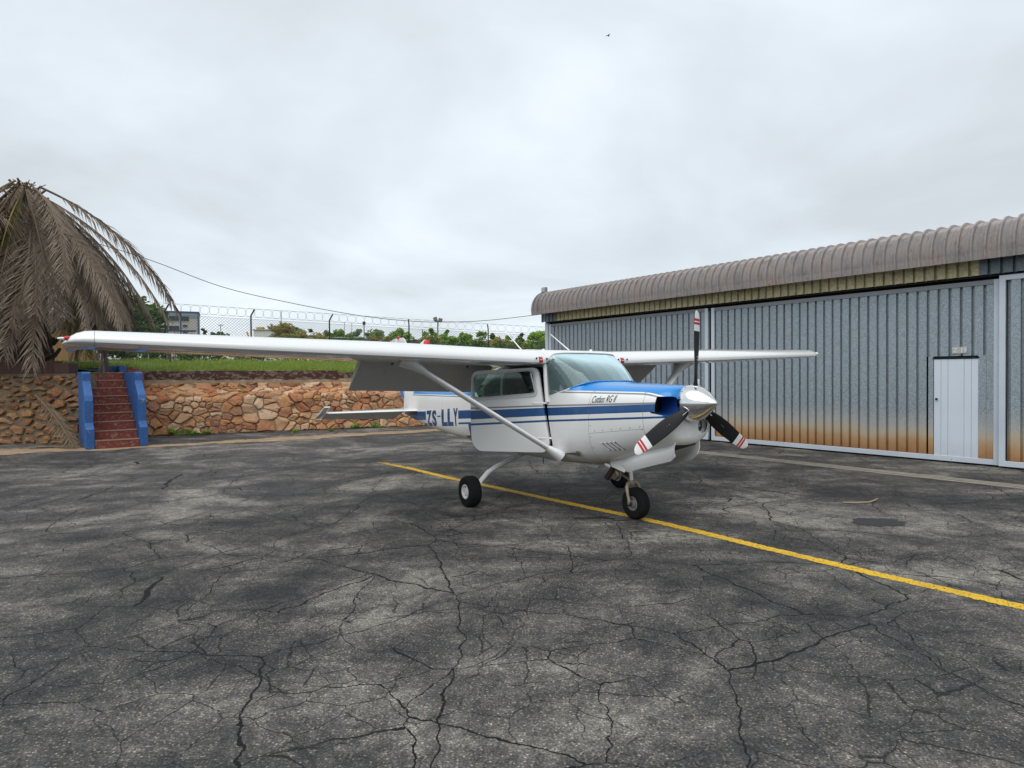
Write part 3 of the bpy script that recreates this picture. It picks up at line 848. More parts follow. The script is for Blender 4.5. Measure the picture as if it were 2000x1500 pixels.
def livery(name, mode):
    t = NT(name)
    x, y, z = t.xyz()
    if mode == 'door':   # door is modelled in fuselage coordinates before being swung
        pass
    lin = lambda a, b: t.math('MULTIPLY_ADD', x, b, a)
    gt = lambda a, b: t.math('GREATER_THAN', a, b)
    lt = lambda a, b: t.math('LESS_THAN', a, b)
    AND = lambda *k: k[0] if len(k) == 1 else t.math('MULTIPLY', k[0], AND(*k[1:]))
    OR = lambda a, b: t.math('MAXIMUM', a, b)
    NOT = lambda a: t.math('SUBTRACT', 1.0, a)
    dirt = t.noise(2.2, 5, 0.65)
    c = t.mix(dirt, tuple(a * 0.93 for a in WHITE), WHITE)
    c = t.mix(t.ramp(t.noise(9, 5, 0.7), (0.62, 0.0), (0.8, 0.25)), c, (0.48, 0.46, 0.42))
    band = lambda a, b: AND(lt(z, a), gt(z, b))
    reg = AND(lt(x, -2.62), gt(x, -4.17))
    main = AND(band(lin(1.236, 0.057), lin(1.138, 0.070)), NOT(reg))
    thin = AND(band(lin(1.088, 0.072), lin(1.064, 0.074)), NOT(reg))
    grey = AND(band(lin(1.268, 0.049), lin(1.249, 0.049)), gt(x, -2.0))
    # front: blue upper cowl, its lower edge dips at the nose bowl
    edge = t.math('SUBTRACT', 1.446, t.math('MULTIPLY', t.math('POWER', t.math('MAXIMUM', t.math('SUBTRACT', x, 1.40), 0.0), 2.0), 0.50))
    front = gt(x, 0.2)
    top = AND(front, gt(z, edge))
    g2 = AND(front, lt(z, t.math('SUBTRACT', edge, 0.011)), gt(z, t.math('SUBTRACT', edge, 0.028)))
    bowl = AND(gt(x, 1.690), gt(z, 1.21))
    # tail: blue spine
    spine = AND(lt(x, -1.95), gt(z, lin(1.352, 0.012)), gt(x, -5.02))
    g3 = AND(lt(x, -1.95), band(lin(1.340, 0.012), lin(1.322, 0.012)), gt(x, -5.05))
    tailb = AND(lt(x, -4.95), lt(z, 0.98))
    vert = AND(lt(x, -2.02), gt(x, -2.22), lt(z, lin(1.07, 0.072)))
    if mode == 'door':
        blue = OR(main, thin); greym = grey
        topm = lt(z, -5.0)
    else:
        blue = OR(OR(main, thin), OR(tailb, vert)); greym = OR(grey, OR(g2, g3)); topm = OR(OR(top, bowl), spine)
    c = t.mix(greym, c, GREY)
    c = t.mix(blue, c, t.mix(dirt, BLUE, tuple(a * 1.18 for a in BLUE)))
    c = t.mix(topm, c, BLUETOP)
    if mode != 'door':
        ln = lambda v, p, w: lt(t.math('ABSOLUTE', t.math('SUBTRACT', v, p)), w)
        seams = OR(AND(ln(x, 0.72, 0.0022), gt(z, 0.6)), OR(AND(ln(x, 1.485, 0.0022), gt(z, 1.0)), AND(t.math('LESS_THAN', t.math('ABSOLUTE', t.math('SUBTRACT', z, lin(0.885, 0.125))), 0.0022), gt(x, 0.72), lt(x, 1.485))))
        seams = OR(seams, OR(AND(ln(x, -2.05, 0.002), lt(x, 0)), ln(x, -3.35, 0.002)))
        c = t.mix(t.math('MULTIPLY', seams, 0.75), c, (0.10, 0.10, 0.10))
        # rivet rows
        fr = t.math('ABSOLUTE', t.math('SUBTRACT', t.math('FRACT', t.math('MULTIPLY', x, 32.0)), 0.5))
        fz = t.math('ABSOLUTE', t.math('SUBTRACT', t.math('FRACT', t.math('MULTIPLY', z, 32.0)), 0.5))
        rowz = OR(ln(z, 0.80, 0.0035), OR(ln(z, 0.665, 0.0035), ln(z, 1.0, 0.0035)))
        rv = OR(AND(rowz, lt(fr, 0.11), lt(x, 0.72), gt(x, 0.1)), AND(OR(ln(x, 0.66, 0.0035), ln(x, 0.40, 0.0035)), lt(fz, 0.11), lt(z, 1.12)))
        c = t.mix(t.math('MULTIPLY', rv, 0.55), c, (0.22, 0.22, 0.22))
        dot = lambda v: lt(t.math('ABSOLUTE', t.math('SUBTRACT', t.math('FRACT', t.math('MULTIPLY', v, 8.0)), 0.5)), 0.055)
        fz2 = t.math('ABSOLUTE', t.math('SUBTRACT', z, lin(0.907, 0.125)))
        fast = OR(AND(lt(fz2, 0.007), dot(x), gt(x, 0.74), lt(x, 1.47)), OR(AND(ln(x, 1.462, 0.007), dot(z), gt(z, 1.0)), AND(ln(x, 0.745, 0.007), dot(z), gt(z, 0.7))))
        c = t.mix(t.math('MULTIPLY', fast, 0.7), c, (0.16, 0.14, 0.12))
        soot = t.math('MULTIPLY', t.ramp(t.noise(1.0, 5, 0.7, vec=t.scale((0.8, 3, 5))), (0.48, 0.0), (0.75, 0.5)), t.ramp(z, (0.62, 1.0), (1.0, 0.0)))
        c = t.mix(soot, c, (0.34, 0.31, 0.26))
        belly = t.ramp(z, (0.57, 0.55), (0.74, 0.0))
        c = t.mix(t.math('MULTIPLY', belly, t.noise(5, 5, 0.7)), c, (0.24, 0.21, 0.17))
    t.bump(t.noise(3.2, 2, 0.5), 0.06, 0.02)
    t.p(color=c, rough=0.28, coat=0.35, coatr=0.06)
    return t.m
M_LIV = livery('aircraft_paint', 'fuse')
M_LIVD = livery('door_paint', 'door')
t = NT('white_aircraft_paint')
d_ = t.noise(1.8, 5, 0.65)
c = t.mix(d_, tuple(a * 0.92 for a in WHITE), WHITE)
c = t.mix(t.ramp(t.noise(14, 5, 0.75), (0.66, 0.0), (0.75, 0.35)), c, (0.50, 0.43, 0.34))
t.p(color=c, rough=0.2, coat=0.7, coatr=0.04); M_WHITE = t.m
t = NT('wing_paint')
x, y, z = t.xyz()
c = t.mix(t.noise(1.5, 5, 0.65), tuple(a * 0.93 for a in WHITE), WHITE)
c = t.mix(t.ramp(t.noise(30, 5, 0.8), (0.70, 0.0), (0.76, 0.5)), c, (0.52, 0.38, 0.26))
ln = lambda v, p, w: t.math('LESS_THAN', t.math('ABSOLUTE', t.math('SUBTRACT', v, p)), w)
ay = t.math('ABSOLUTE', y)
sm = t.math('MAXIMUM', ln(ay, 5.12, 0.004), t.math('MULTIPLY', ln(ay, 0.60, 0.002), 0.6))
sm = t.math('MAXIMUM', sm, t.math('MULTIPLY', ln(x, -0.45, 0.0025), 1.0))
c = t.mix(t.math('MULTIPLY', sm, 0.55), c, (0.14, 0.14, 0.14))
fy = t.math('ABSOLUTE', t.math('SUBTRACT', t.math('FRACT', t.math('MULTIPLY', ay, 24.0)), 0.5))
rv = t.math('MULTIPLY', t.math('MAXIMUM', ln(x, -0.43, 0.004), ln(x, -1.15, 0.004)), t.math('LESS_THAN', fy, 0.10))
c = t.mix(t.math('MULTIPLY', rv, 0.5), c, (0.2, 0.2, 0.2))
t.p(color=c, rough=0.17, coat=0.9, coatr=0.03, spec=0.6); M_WING = t.m
t = NT('shaded_white_paint')
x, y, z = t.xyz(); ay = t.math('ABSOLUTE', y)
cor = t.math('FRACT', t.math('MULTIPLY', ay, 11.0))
c = t.mix(t.noise(2.0, 4, 0.6), (0.50, 0.505, 0.50), (0.60, 0.605, 0.60))  # white paint with the flap's shade darkened into its colour
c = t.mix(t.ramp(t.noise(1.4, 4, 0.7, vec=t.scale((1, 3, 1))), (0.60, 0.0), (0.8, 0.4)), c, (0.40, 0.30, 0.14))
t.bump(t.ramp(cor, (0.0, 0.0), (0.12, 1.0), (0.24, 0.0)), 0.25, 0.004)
t.p(color=c, rough=0.35, coat=0.3); M_WHITE_SHADED = t.m
M_BLUEP = NT('blue_aircraft_paint').p(color=BLUE, rough=0.25, coat=0.5, coatr=0.05)
M_BLUET = NT('bright_blue_paint').p(color=BLUETOP, rough=0.25, coat=0.5, coatr=0.05)
M_TYRE = simple('tyre_rubber', (0.010, 0.010, 0.0105), 0.85, var=0.3, scale=30, spec=0.15)
M_CHROME = simple('polished_metal', (0.78, 0.78, 0.77), 0.13, metal=1.0, var=0.04)
t = NT('spinner_chrome'); c = t.mix(t.noise(3, 4), (0.70, 0.70, 0.69), (0.84, 0.84, 0.83)); t.p(color=c, rough=0.16, metal=1.0); M_SPIN = t.m
M_BLADE = simple('propeller_black', (0.010, 0.0105, 0.012), 0.45, var=0.2, spec=0.3)
M_TIPW = simple('white_paint', (0.78, 0.78, 0.78), 0.4, var=0.05)
M_REDP = simple('red_paint', (0.48, 0.018, 0.022), 0.4, var=0.08)
M_STEEL = simple('grimy_steel', (0.30, 0.24, 0.18), 0.5, metal=0.5, var=0.4, scale=20)
M_OLEO = simple('oleo_metal', (0.55, 0.53, 0.50), 0.3, metal=0.8)
M_RIM = simple('wheel_paint', (0.62, 0.62, 0.60), 0.45, var=0.15, scale=14)
M_RIMG = simple('wheel_grey', (0.20, 0.20, 0.19), 0.55, var=0.25, scale=14)
M_BLACK = simple('black_trim', (0.012, 0.012, 0.013), 0.6)
M_EXH = simple('sooty_exhaust', (0.035, 0.024, 0.020), 0.7, metal=0.3)
M_SEAT = simple('seat_fabric', (0.035, 0.036, 0.042), 0.9)
M_LINING = simple('cabin_lining', (0.045, 0.046, 0.047), 0.85)
M_PANEL = simple('instrument_panel', (0.03, 0.03, 0.03), 0.7)
M_SEAL = simple('window_frame_grey', (0.50, 0.51, 0.51), 0.35, metal=0.2)
def glass(name, tint, refl=1.0, haze=0.0):
    t = NT(name); t.t.nodes.remove(t.b)
    out = [n for n in t.t.nodes if n.type == 'OUTPUT_MATERIAL'][0]
    tr = t.n('ShaderNodeBsdfTransparent'); tr.inputs[0].default_value = (*tint, 1)
    gl = t.n('ShaderNodeBsdfGlossy'); gl.inputs['Roughness'].default_value = 0.03; gl.inputs['Color'].default_value = (0.80, 0.97, 1.0, 1) if haze else (0.95, 1, 1, 1)
    fr = t.n('ShaderNodeFresnel'); fr.inputs['IOR'].default_value = 1.52
    mx = t.n('ShaderNodeMixShader')
    t.t.links.new(t.math('MULTIPLY_ADD', fr.outputs[0], refl, 0.05 - 0.043 * refl if refl > 2 else 0.0, clamp=True), mx.inputs[0])
    t.t.links.new(tr.outputs[0], mx.inputs[1]); t.t.links.new(gl.outputs[0], mx.inputs[2])
    last = mx.outputs[0]
    if haze:
        df = t.n('ShaderNodeBsdfDiffuse'); df.inputs[0].default_value = (0.55, 0.80, 0.83, 1)
        m2 = t.n('ShaderNodeMixShader')
        t.set(m2.inputs[0], t.math('MULTIPLY', t.ramp(t.noise(1.6, 4, 0.6), (0.3, 0.75), (0.7, 1.1)), haze, clamp=True))
        t.t.links.new(last, m2.inputs[1]); t.t.links.new(df.outputs[0], m2.inputs[2]); last = m2.outputs[0]
    t.t.links.new(last, out.inputs[0])
    return t.m
M_WSH = glass('windshield_acrylic', (0.62, 0.86, 0.88), 7.0, 0.13)
M_GLASS = glass('tinted_acrylic', (0.66, 0.82, 0.77), 1.0, 0.0)

# ---------------------------------------------------------------- fuselage
#       x     zb    zt     w     zc    nb   nt
ST = [(1.735, 0.985, 1.455, 0.275, 1.25, 2.4, 2.4), (1.722, 0.945, 1.478, 0.315, 1.25, 2.5, 2.5), (1.690, 0.910, 1.496, 0.352, 1.25, 2.7, 2.7), (1.62, 0.882, 1.508, 0.388, 1.25, 2.8, 2.8),
      (1.48, 0.838, 1.517, 0.422, 1.25, 2.9, 2.9), (1.20, 0.755, 1.527, 0.465, 1.22, 2.9, 3.0), (0.95, 0.675, 1.533, 0.492, 1.18, 3.0, 3.1), (0.74, 0.620, 1.538, 0.510, 1.15, 3.0, 3.2),
      (0.53, 0.585, 1.548, 0.525, 1.10, 3.2, 3.4), (0.38, 0.570, 1.62, 0.535, 1.10, 3.4, 4.5), (0.15, 0.558, 1.72, 0.545, 1.10, 3.6, 6), (-0.05, 0.550, 1.80, 0.548, 1.10, 3.8, 7),
      (-0.5, 0.545, 1.80, 0.550, 1.10, 3.8, 7), (-1.0, 0.545, 1.79, 0.550, 1.10, 3.8, 6), (-1.5, 0.555, 1.76, 0.530, 1.10, 3.6, 4.5), (-1.9, 0.565, 1.70, 0.485, 1.10, 3.3, 3.4),
      (-2.3, 0.580, 1.60, 0.440, 1.06, 3.0, 2.9), (-3.0, 0.625, 1.55, 0.362, 1.03, 3.6, 2.5), (-4.0, 0.690, 1.52, 0.265, 1.0, 4.0, 2.3), (-5.0, 0.790, 1.48, 0.150, 1.0, 3.6, 2.0), (-5.62, 0.870, 1.36, 0.060, 1.0, 2.3, 2.0)]
def st_at(x):
    xs_ = [s[0] for s in ST][::-1]
    return [interp(x, xs_, [s[k] for s in ST][::-1]) for k in range(1, 7)]
def side_y(x, z):
    zb, zt, w, zc, nb, nt = st_at(x)
    if z >= zc: q = min(1, (z - zc) / (zt - zc)); n = nt
    else: q = min(1, (zc - z) / (zc - zb)); n = nb
    return w * (1 - q ** n) ** (1 / n)
def section(s, m=44):
    x, zb, zt, w, zc, nb, nt = s; ring = []
    for k in range(m):
        a = 2 * math.pi * k / m - math.pi / 2
        c_, s_ = math.cos(a), math.sin(a)
        n = nt if s_ >= 0 else nb; h = (zt - zc) if s_ >= 0 else (zc - zb)
        ring.append((x, -w * math.copysign(abs(c_) ** (2 / n), c_), zc + h * math.copysign(abs(s_) ** (2 / n), s_)))
    return ring
# refine stations
xs_all = []
for a, b in zip(ST, ST[1:]):
    k = max(1, int(abs(a[0] - b[0]) / 0.16)); xs_all += [lerp(a[0], b[0], i / k) for i in range(k)]
xs_all.append(ST[-1][0])
bm = bmesh.new()
grid = []
for x in xs_all:
    grid.append([bm.verts.new(q) for q in section((x, *st_at(x)))])
m = 44
for ra, rb in zip(grid, grid[1:]):
    for k in range(m): bm.faces.new((ra[k], ra[(k + 1) % m], rb[(k + 1) % m], rb[k]))
bm.faces.new(grid[0][::-1]); bm.faces.new(grid[-1])
bmesh.ops.recalc_face_normals(bm, faces=bm.faces)

def inside(poly, a, b):
    r_ = False; j = len(poly) - 1
    for i in range(len(poly)):
        if (poly[i][1] > b) != (poly[j][1] > b) and a < (poly[j][0] - poly[i][0]) * (b - poly[i][1]) / (poly[j][1] - poly[i][1]) + poly[i][0]: r_ = not r_
        j = i
    return r_
def rounded(poly, rad, k=4):
    out = []
    n = len(poly)
    for i in range(n):
        p = Vector(poly[i]); a = (Vector(poly[i - 1]) - p); b = (Vector(poly[(i + 1) % n]) - p)
        ra = min(rad, a.length * 0.45, b.length * 0.45); A = p + a.normalized() * ra; B = p + b.normalized() * ra
        for j in range(k + 1):
            s = j / k; out.append(tuple((1 - s) ** 2 * A + 2 * s * (1 - s) * p + s * s * B))
    return out
def cut(bm, poly, sel, axes=(0, 2)):
    """split faces along the polygon (projected on the two axes), return the faces inside"""
    i0, i1 = axes; lo = [min(p[k] for p in poly) for k in (0, 1)]; hi = [max(p[k] for p in poly) for k in (0, 1)]
    def near(f):
        if not sel(f.calc_center_median()): return False
        for k, ax in ((0, i0), (1, i1)):
            cs = [v.co[ax] for v in f.verts]
            if max(cs) < lo[k] - 1e-4 or min(cs) > hi[k] + 1e-4: return False
        return True
    for i in range(len(poly)):
        p, q = poly[i], poly[(i + 1) % len(poly)]
        fs_ = [f for f in bm.faces if near(f)]
        geom = set(fs_)
        for f in fs_: geom.update(f.edges); geom.update(f.verts)
        co = Vector((0, 0, 0)); co[i0] = p[0]; co[i1] = p[1]
        no = Vector((0, 0, 0)); no[i0] = q[1] - p[1]; no[i1] = -(q[0] - p[0])
        if no.length < 1e-7: continue
        bmesh.ops.bisect_plane(bm, geom=list(geom), plane_co=co, plane_no=no.normalized(), dist=1e-6)
    res = []
    for f in bm.faces:
        c_ = f.calc_center_median()
        if sel(c_) and inside(poly, c_[i0], c_[i1]): res.append(f)
    return res
def take(bm, faces, name=None, mat=None, parent=None, push=0.0):
    """move faces to their own mesh (glass panes) or just delete them"""
    o = None
    if name:
        idx = {}; vs_, fs_ = [], []
        for f in faces:
            r_ = []
            for v in f.verts:
                if v not in idx: idx[v] = len(vs_); vs_.append(tuple(v.co - v.normal * push))
                r_.append(idx[v])
            fs_.append(r_)
        o = link_mesh(name, raw_mesh(name, vs_, fs_, mat, True), parent)
    bmesh.ops.delete(bm, geom=faces, context='FACES')
    return o
bm.normal_update()
SILL = [(-0.045, 1.352), (0.05, 1.372), (0.38, 1.462), (0.545, 1.56), (0.545, 2.2), (-0.045, 2.2)]
take(bm, cut(bm, SILL, lambda c: c.x > -0.06 and c.x < 0.56))
DOOR = rounded([(-0.075, 1.73), (-0.02, 1.26), (0.075, 0.80), (0.01, 0.69), (-0.90, 0.67), (-1.02, 0.80), (-1.06, 1.66), (-0.98, 1.73)], 0.06, 3)
take(bm, cut(bm, DOOR, lambda c: c.y < -0.2 and -1.2 < c.x < 0.2))
PWIN = rounded([(-0.14, 1.66), (-0.09, 1.33), (-0.98, 1.29), (-0.98, 1.66)], 0.07, 3)
pane_list = []
take(bm, cut(bm, PWIN, lambda c: c.y > 0.2 and -1.2 < c.x < 0.2), 'cabin_window', M_GLASS, plane, 0.006)
RWIN = rounded([(-1.12, 1.65), (-1.12, 1.28), (-1.72, 1.27), (-1.95, 1.40), (-1.70, 1.63)], 0.06, 3)
for sgn in (1, -1):
    take(bm, cut(bm, RWIN, lambda c, s=sgn: c.y * s > 0.2 and -2.1 < c.x < -1.0), 'cabin_window', M_GLASS, plane, 0.006)
# engine inlets in the nose bowl
for sgn in (-1, 1):
    INL = rounded([(sgn * 0.415, 1.405), (sgn * 0.17, 1.405), (sgn * 0.17, 1.215), (sgn * 0.415, 1.215)], 0.095, 5)
    take(bm, cut(bm, INL, lambda c, s=sgn: c.x > 1.56 and c.y * s > 0, axes=(1, 2)))
# carburettor / lower chin inlet on the port side
LIN = [(0.185 + 0.075 * math.cos(a), 1.09 + 0.075 * math.sin(a)) for a in [2 * math.pi * k / 12 for k in range(12)]]
take(bm, cut(bm, LIN, lambda c: c.x > 1.55 and c.y > 0, axes=(1, 2)))
# interior lining: same shell moved inwards
bm.normal_update()
bi = bm.copy()
for v in bi.verts: pass
inner = [f for f in bi.faces if not (-2.35 < f.calc_center_median().x < 0.60)]
bmesh.ops.delete(bi, geom=inner, context='FACES')
bi.normal_update()
for v in bi.verts: v.co -= v.normal * 0.022
bmesh.ops.reverse_faces(bi, faces=bi.faces)
me = bpy.data.meshes.new('cabin_lining'); bi.to_mesh(me); bi.free(); me.materials.append(M_LINING)
link_mesh('cabin_lining', me, plane)
me = bpy.data.meshes.new('fuselage'); bm.to_mesh(me); bm.free(); me.materials.append(M_LIV)
me.polygons.foreach_set('use_smooth', [True] * len(me.polygons)); me.set_sharp_from_angle(angle=R(50))
fus = link_mesh('fuselage', me, plane)
# inlet ducts
M_DUCT = NT('blue_duct').p(color=(0.006, 0.04, 0.19), rough=0.4)
def cowl_x(y, z):
    """front-most x at which the cowl contains (y, z)"""
    x = 1.735
    while x > 1.40:
        zb, zt = st_at(x)[:2]
        if zb < z < zt and side_y(x, z) >= abs(y): return x
        x -= 0.004
    return 1.40
for sgn in (-1, 1):
    ring = rounded([(0.415, 1.405), (0.17, 1.405), (0.17, 1.215), (0.415, 1.215)], 0.095, 5)
    rings = []
    for dep, k, cy in ((0.004, 0.995, 0.29), (0.03, 0.975, 0.29), (0.09, 0.90, 0.28), (0.18, 0.78, 0.26), (0.24, 0.72, 0.25)):
        rr_ = []
        for a, b in ring:
            x = cowl_x(a, b)
            yy, zz = cy + (a - 0.29) * k, 1.31 + (b - 1.31) * k
            rr_.append((min(x - dep, cowl_x(yy, zz) - 0.004), sgn * yy, zz))
        rings.append(rr_)
    MB().loft(rings).build('cowl_inlet', M_DUCT, fus, smooth=40)
    MB().add([(1.46, sgn * 0.10, 1.20), (1.42, sgn * 0.36, 1.22), (1.42, sgn * 0.36, 1.40), (1.46, sgn * 0.10, 1.42)], [(0, 1, 2, 3)]).build('inlet_baffle', M_BLACK, fus)
MB().lathe([(0.076, 0.0), (0.072, -0.06), (0.05, -0.12), (0.001, -0.125)], (1.685, 0.185, 1.09), (1, 0, 0), 16, caps=False).build('landing_light', M_CHROME, fus, smooth=50)
MB().lathe([(0.062, -0.012), (0.088, -0.004), (0.092, 0.012), (0.078, 0.016)], (1.692, 0.187, 1.09), (1, 0.12, 0), 20, caps=False).build('light_ring', M_WHITE, fus, smooth=50)
# cooling louvres on the cowl side
for k in range(4):
    x0 = 0.905 + 0.058 * k; z0 = 0.885 + 0.008 * k
    for dz in (0,):
        a = (x0, -side_y(x0, z0) - 0.002, z0); b = (x0 + 0.075, -side_y(x0 + 0.075, z0 - 0.085) - 0.002, z0 - 0.085)
        MB().bar(a, b, 0.006, 0.012, (0, 1, 0)).build('louvre_slot', M_BLACK, fus)
        a2 = (x0 - 0.018, a[1] - 0.002, z0); b2 = (x0 + 0.057, b[1] - 0.002, z0 - 0.085)
        MB().bar(a2, b2, 0.022, 0.014, (0, 1, 0)).build('louvre_lip', M_WHITE, fus, bevel=0.004)
# exhaust of the cabin heater / step plate behind the strut
mbp = MB(); mbp.obox((0.40, -side_y(0.40, 0.73) - 0.004, 0.755), (0.13, 0.004, 0), (0, 0.012, -0.0), (0.02, 0.02, -0.06)); mbp.build('access_panel', M_STEEL, fus, bevel=0.004)
MB().prism([(0, 0), (0.30, 0), (0.25, -0.055), (0.06, -0.055)], (0.10, -0.09, 0.562), (1, 0, 0), (0, 0, 1), (0, 0.10, 0)).build('belly_fairing', M_WHITE, fus, bevel=0.012)
MB().tube([(-0.6, -0.2, 0.55), (-0.6, -0.2, 0.47)], 0.006, 6).build('drain_tube', M_BLACK, fus)
REG = [('Z', -4.13, -3.86), ('S', -3.83, -3.62), ('-', -3.57, -3.42), ('L', -3.37, -3.11), ('L', -3.09, -2.84), ('Y', -2.83, -2.64)]
# ---------------------------------------------------------------- lettering
def letter(body, x0, x1, z0, slope, height, squeeze, shear, bold, mat, name='lettering', off=0.004, font_res=4):
    me = text_mesh(body, 1.0, shear, bold, font_res)
    b_ = bmesh.new(); b_.from_mesh(me)
    bmesh.ops.triangulate(b_, faces=b_.faces)
    for _ in range(2):
        long = [e for e in b_.edges if e.calc_length() > 0.12]
        if long: bmesh.ops.subdivide_edges(b_, edges=long, cuts=1); bmesh.ops.triangulate(b_, faces=b_.faces)
    mx = max(v.co.x for v in b_.verts); mn = min(v.co.x for v in b_.verts)
    my = max(v.co.y for v in b_.verts)
    for v in b_.verts:
        x = lerp(x0, x1, (v.co.x - mn) / (mx - mn)); z = z0 + slope * (x - x0) + v.co.y / my * height
        v.co = (x, -side_y(x, z) - off, z)
    b_.to_mesh(me); b_.free()
    me.materials.clear(); me.materials.append(mat)
    return link_mesh(name, me, fus)
for ch_, xa, xb in REG:
    ww = xb - xa; zb_ = 0.752 + 0.074 * (xa + 4.13)
    if ch_ == '-':
        letter('-', xa, xb, zb_ + 0.105, 0.074, 0.055, 1, 0, 0.0, M_BLUEP, 'registration_letter')
    else:
        letter(ch_, xa, xb, zb_, 0.074, 0.262, 1, 0, 0.045, M_BLUEP, 'registration_letter')
letter('Cutlass RG II', 0.765, 1.125, 1.318, 0.05, 0.075, 1, 0.35, 0.0, M_BLACK, 'model_script')
letter('AVIATION', -2.56, -2.24, 1.128, 0.057, 0.018, 1, 0, 0.0, M_BLACK, 'small_placard') if False else None

# ---------------------------------------------------------------- windshield
def ws_top(s):     # s in -1..1 from starboard to port
    a = abs(s); sg_ = -1 if s < 0 else 1
    pts = [(0.0, (0.022, 0.0, 1.893)), (0.5, (0.020, 0.33, 1.890)), (0.72, (0.012, 0.47, 1.878)), (0.80, (-0.005, 0.515, 1.845)), (0.9, (-0.03, 0.538, 1.79)), (1.0, (-0.047, 0.546, 1.73))]
    xs_ = [p[0] for p in pts]
    return Vector((interp(a, xs_, [p[1][0] for p in pts]), sg_ * interp(a, xs_, [p[1][1] for p in pts]), interp(a, xs_, [p[1][2] for p in pts])))
def ws_bot(s):
    a = abs(s); sg_ = -1 if s < 0 else 1
    pts = [(0.0, (0.560, 0.0, 1.551)), (0.3, (0.553, 0.17, 1.551)), (0.55, (0.530, 0.31, 1.545)), (0.70, (0.490, 0.41, 1.522)), (0.80, (0.425, 0.475, 1.488)), (0.88, (0.33, 0.52, 1.452)), (1.0, (-0.043, 0.5485, 1.352))]
    xs_ = [p[0] for p in pts]
    return Vector((interp(a, xs_, [p[1][0] for p in pts]), sg_ * interp(a, xs_, [p[1][1] for p in pts]), interp(a, xs_, [p[1][2] for p in pts])))
rings = []
NS = 48
for j in range(13):
    tt = j / 12; row = []
    for k in range(NS + 1):
        s = -1 + 2 * k / NS
        p = ws_bot(s).lerp(ws_top(s), tt)
        bulge = 0.045 * math.sin(math.pi * tt) * (1 - abs(s) ** 3)
        row.append(p + Vector((0.75, 0, 0.65)) * bulge)
    rings.append(row)
wsh = MB().loft(rings, closed=False).build('windshield', M_WSH, plane, smooth=60)
for sg_ in (-1, 1):
    pass
mb = MB(); mb.tube([ws_bot(-0.84 + 1.68 * k / 40) + Vector((0.004, 0, 0.002)) for k in range(41)], 0.010, 6); mb.build('windshield_seal', M_BLUET, wsh, smooth=60)
for sg_ in (-1, 1):
    MB().tube([ws_bot(sg_ * (0.845 + 0.155 * k / 8)) for k in range(9)], 0.010, 6).build('windshield_seal', M_WHITE, wsh, smooth=60)
mb = MB(); mb.tube([ws_top(-0.78 + 1.56 * k / 20) + Vector((0.0, 0, 0.004)) for k in range(21)], 0.009, 6); mb.build('windshield_strip', M_SEAL, wsh, smooth=60)
# A posts and roof frame inside
for sg_ in (-1, 1):
    MB().tube([(-0.06, sg_ * 0.545, 1.76), (-0.035, sg_ * 0.551, 1.55), (-0.005, sg_ * 0.551, 1.30)], [0.028, 0.028, 0.03], 8).build('door_post', M_WHITE, fus, smooth=60)
    MB().tube([(-0.02, sg_ * 0.50, 1.79), (0.27, sg_ * 0.50, 1.50)], 0.013, 6).build('brace_tube', M_LINING, fus)
# ---------------------------------------------------------------- cabin interior
MB().prism([(0.50, 1.485), (0.14, 1.45), (0.11, 1.42), (0.12, 1.02), (0.2, 1.0), (0.50, 1.0)], (0, -0.43, 0), (1, 0, 0), (0, 0, 1), (0, 0.86, 0)).build('instrument_panel', M_PANEL, plane, bevel=0.02)
for yy in (-0.25, 0.25):
    yk = MB(); yk.tube([(0.12, yy, 1.22), (-0.08, yy, 1.24)], 0.012, 8)
    yk.tube([(-0.08, yy - 0.14, 1.33), (-0.09, yy - 0.15, 1.24), (-0.08, yy - 0.08, 1.21), (-0.08, yy + 0.08, 1.21), (-0.09, yy + 0.15, 1.24), (-0.08, yy + 0.14, 1.33)], 0.013, 8)
    yk.build('control_yoke', M_BLACK, plane, smooth=60)
def seat(x, y, w, back_z, head=True):
    s_ = empty('seat', (x, y, 0), 0, plane)
    MB().prism([(0.25, 0.88), (0.25, 0.99), (0.20, 1.03), (-0.25, 1.0), (-0.25, 0.88)], (0, -w / 2, 0), (1, 0, 0), (0, 0, 1), (0, w, 0)).build('cushion', M_SEAT, s_, bevel=0.03)
    MB().prism([(-0.20, 0.98), (-0.34, back_z), (-0.44, back_z), (-0.32, 0.9)], (0, -w / 2, 0), (1, 0, 0), (0, 0, 1), (0, w, 0)).build('backrest', M_SEAT, s_, bevel=0.035)
    if head:
        MB().prism([(-0.345, back_z + 0.03), (-0.36, back_z + 0.19), (-0.44, back_z + 0.19), (-0.44, back_z + 0.03)], (0, -0.13, 0), (1, 0, 0), (0, 0, 1), (0, 0.26, 0)).build('headrest', M_SEAT, s_, bevel=0.03)
seat(-0.55, -0.26, 0.42, 1.42); seat(-0.55, 0.26, 0.42, 1.42); seat(-1.40, 0.0, 0.86, 1.36, False)
MB().box(-2.2, 0.5, -0.48, 0.48, 0.70, 0.73).build('cabin_floor', M_LINING, plane)
MB().prism([(-1.9, 0.72), (-1.9, 1.55), (-2.2, 1.55), (-2.2, 0.72)], (0, -0.42, 0), (1, 0, 0), (0, 0, 1), (0, 0.84, 0)).build('bulkhead', M_LINING, plane)
# things seen through the windshield: vents and compass
MB().lathe([(0.02, 0), (0.034, 0.01), (0.034, 0.05), (0.02, 0.06)], (0.02, 0.30, 1.80), (1, 0, -0.4), 12).build('air_vent', M_TIPW, plane, smooth=40)
MB().lathe([(0.02, 0), (0.034, 0.01), (0.034, 0.05), (0.02, 0.06)], (0.02, 0.38, 1.80), (1, 0, -0.4), 12).build('air_vent', M_TIPW, plane, smooth=40)
MB().box(0.28, 0.34, -0.04, 0.04, 1.60, 1.67).build('compass', M_BLACK, plane, bevel=0.01)

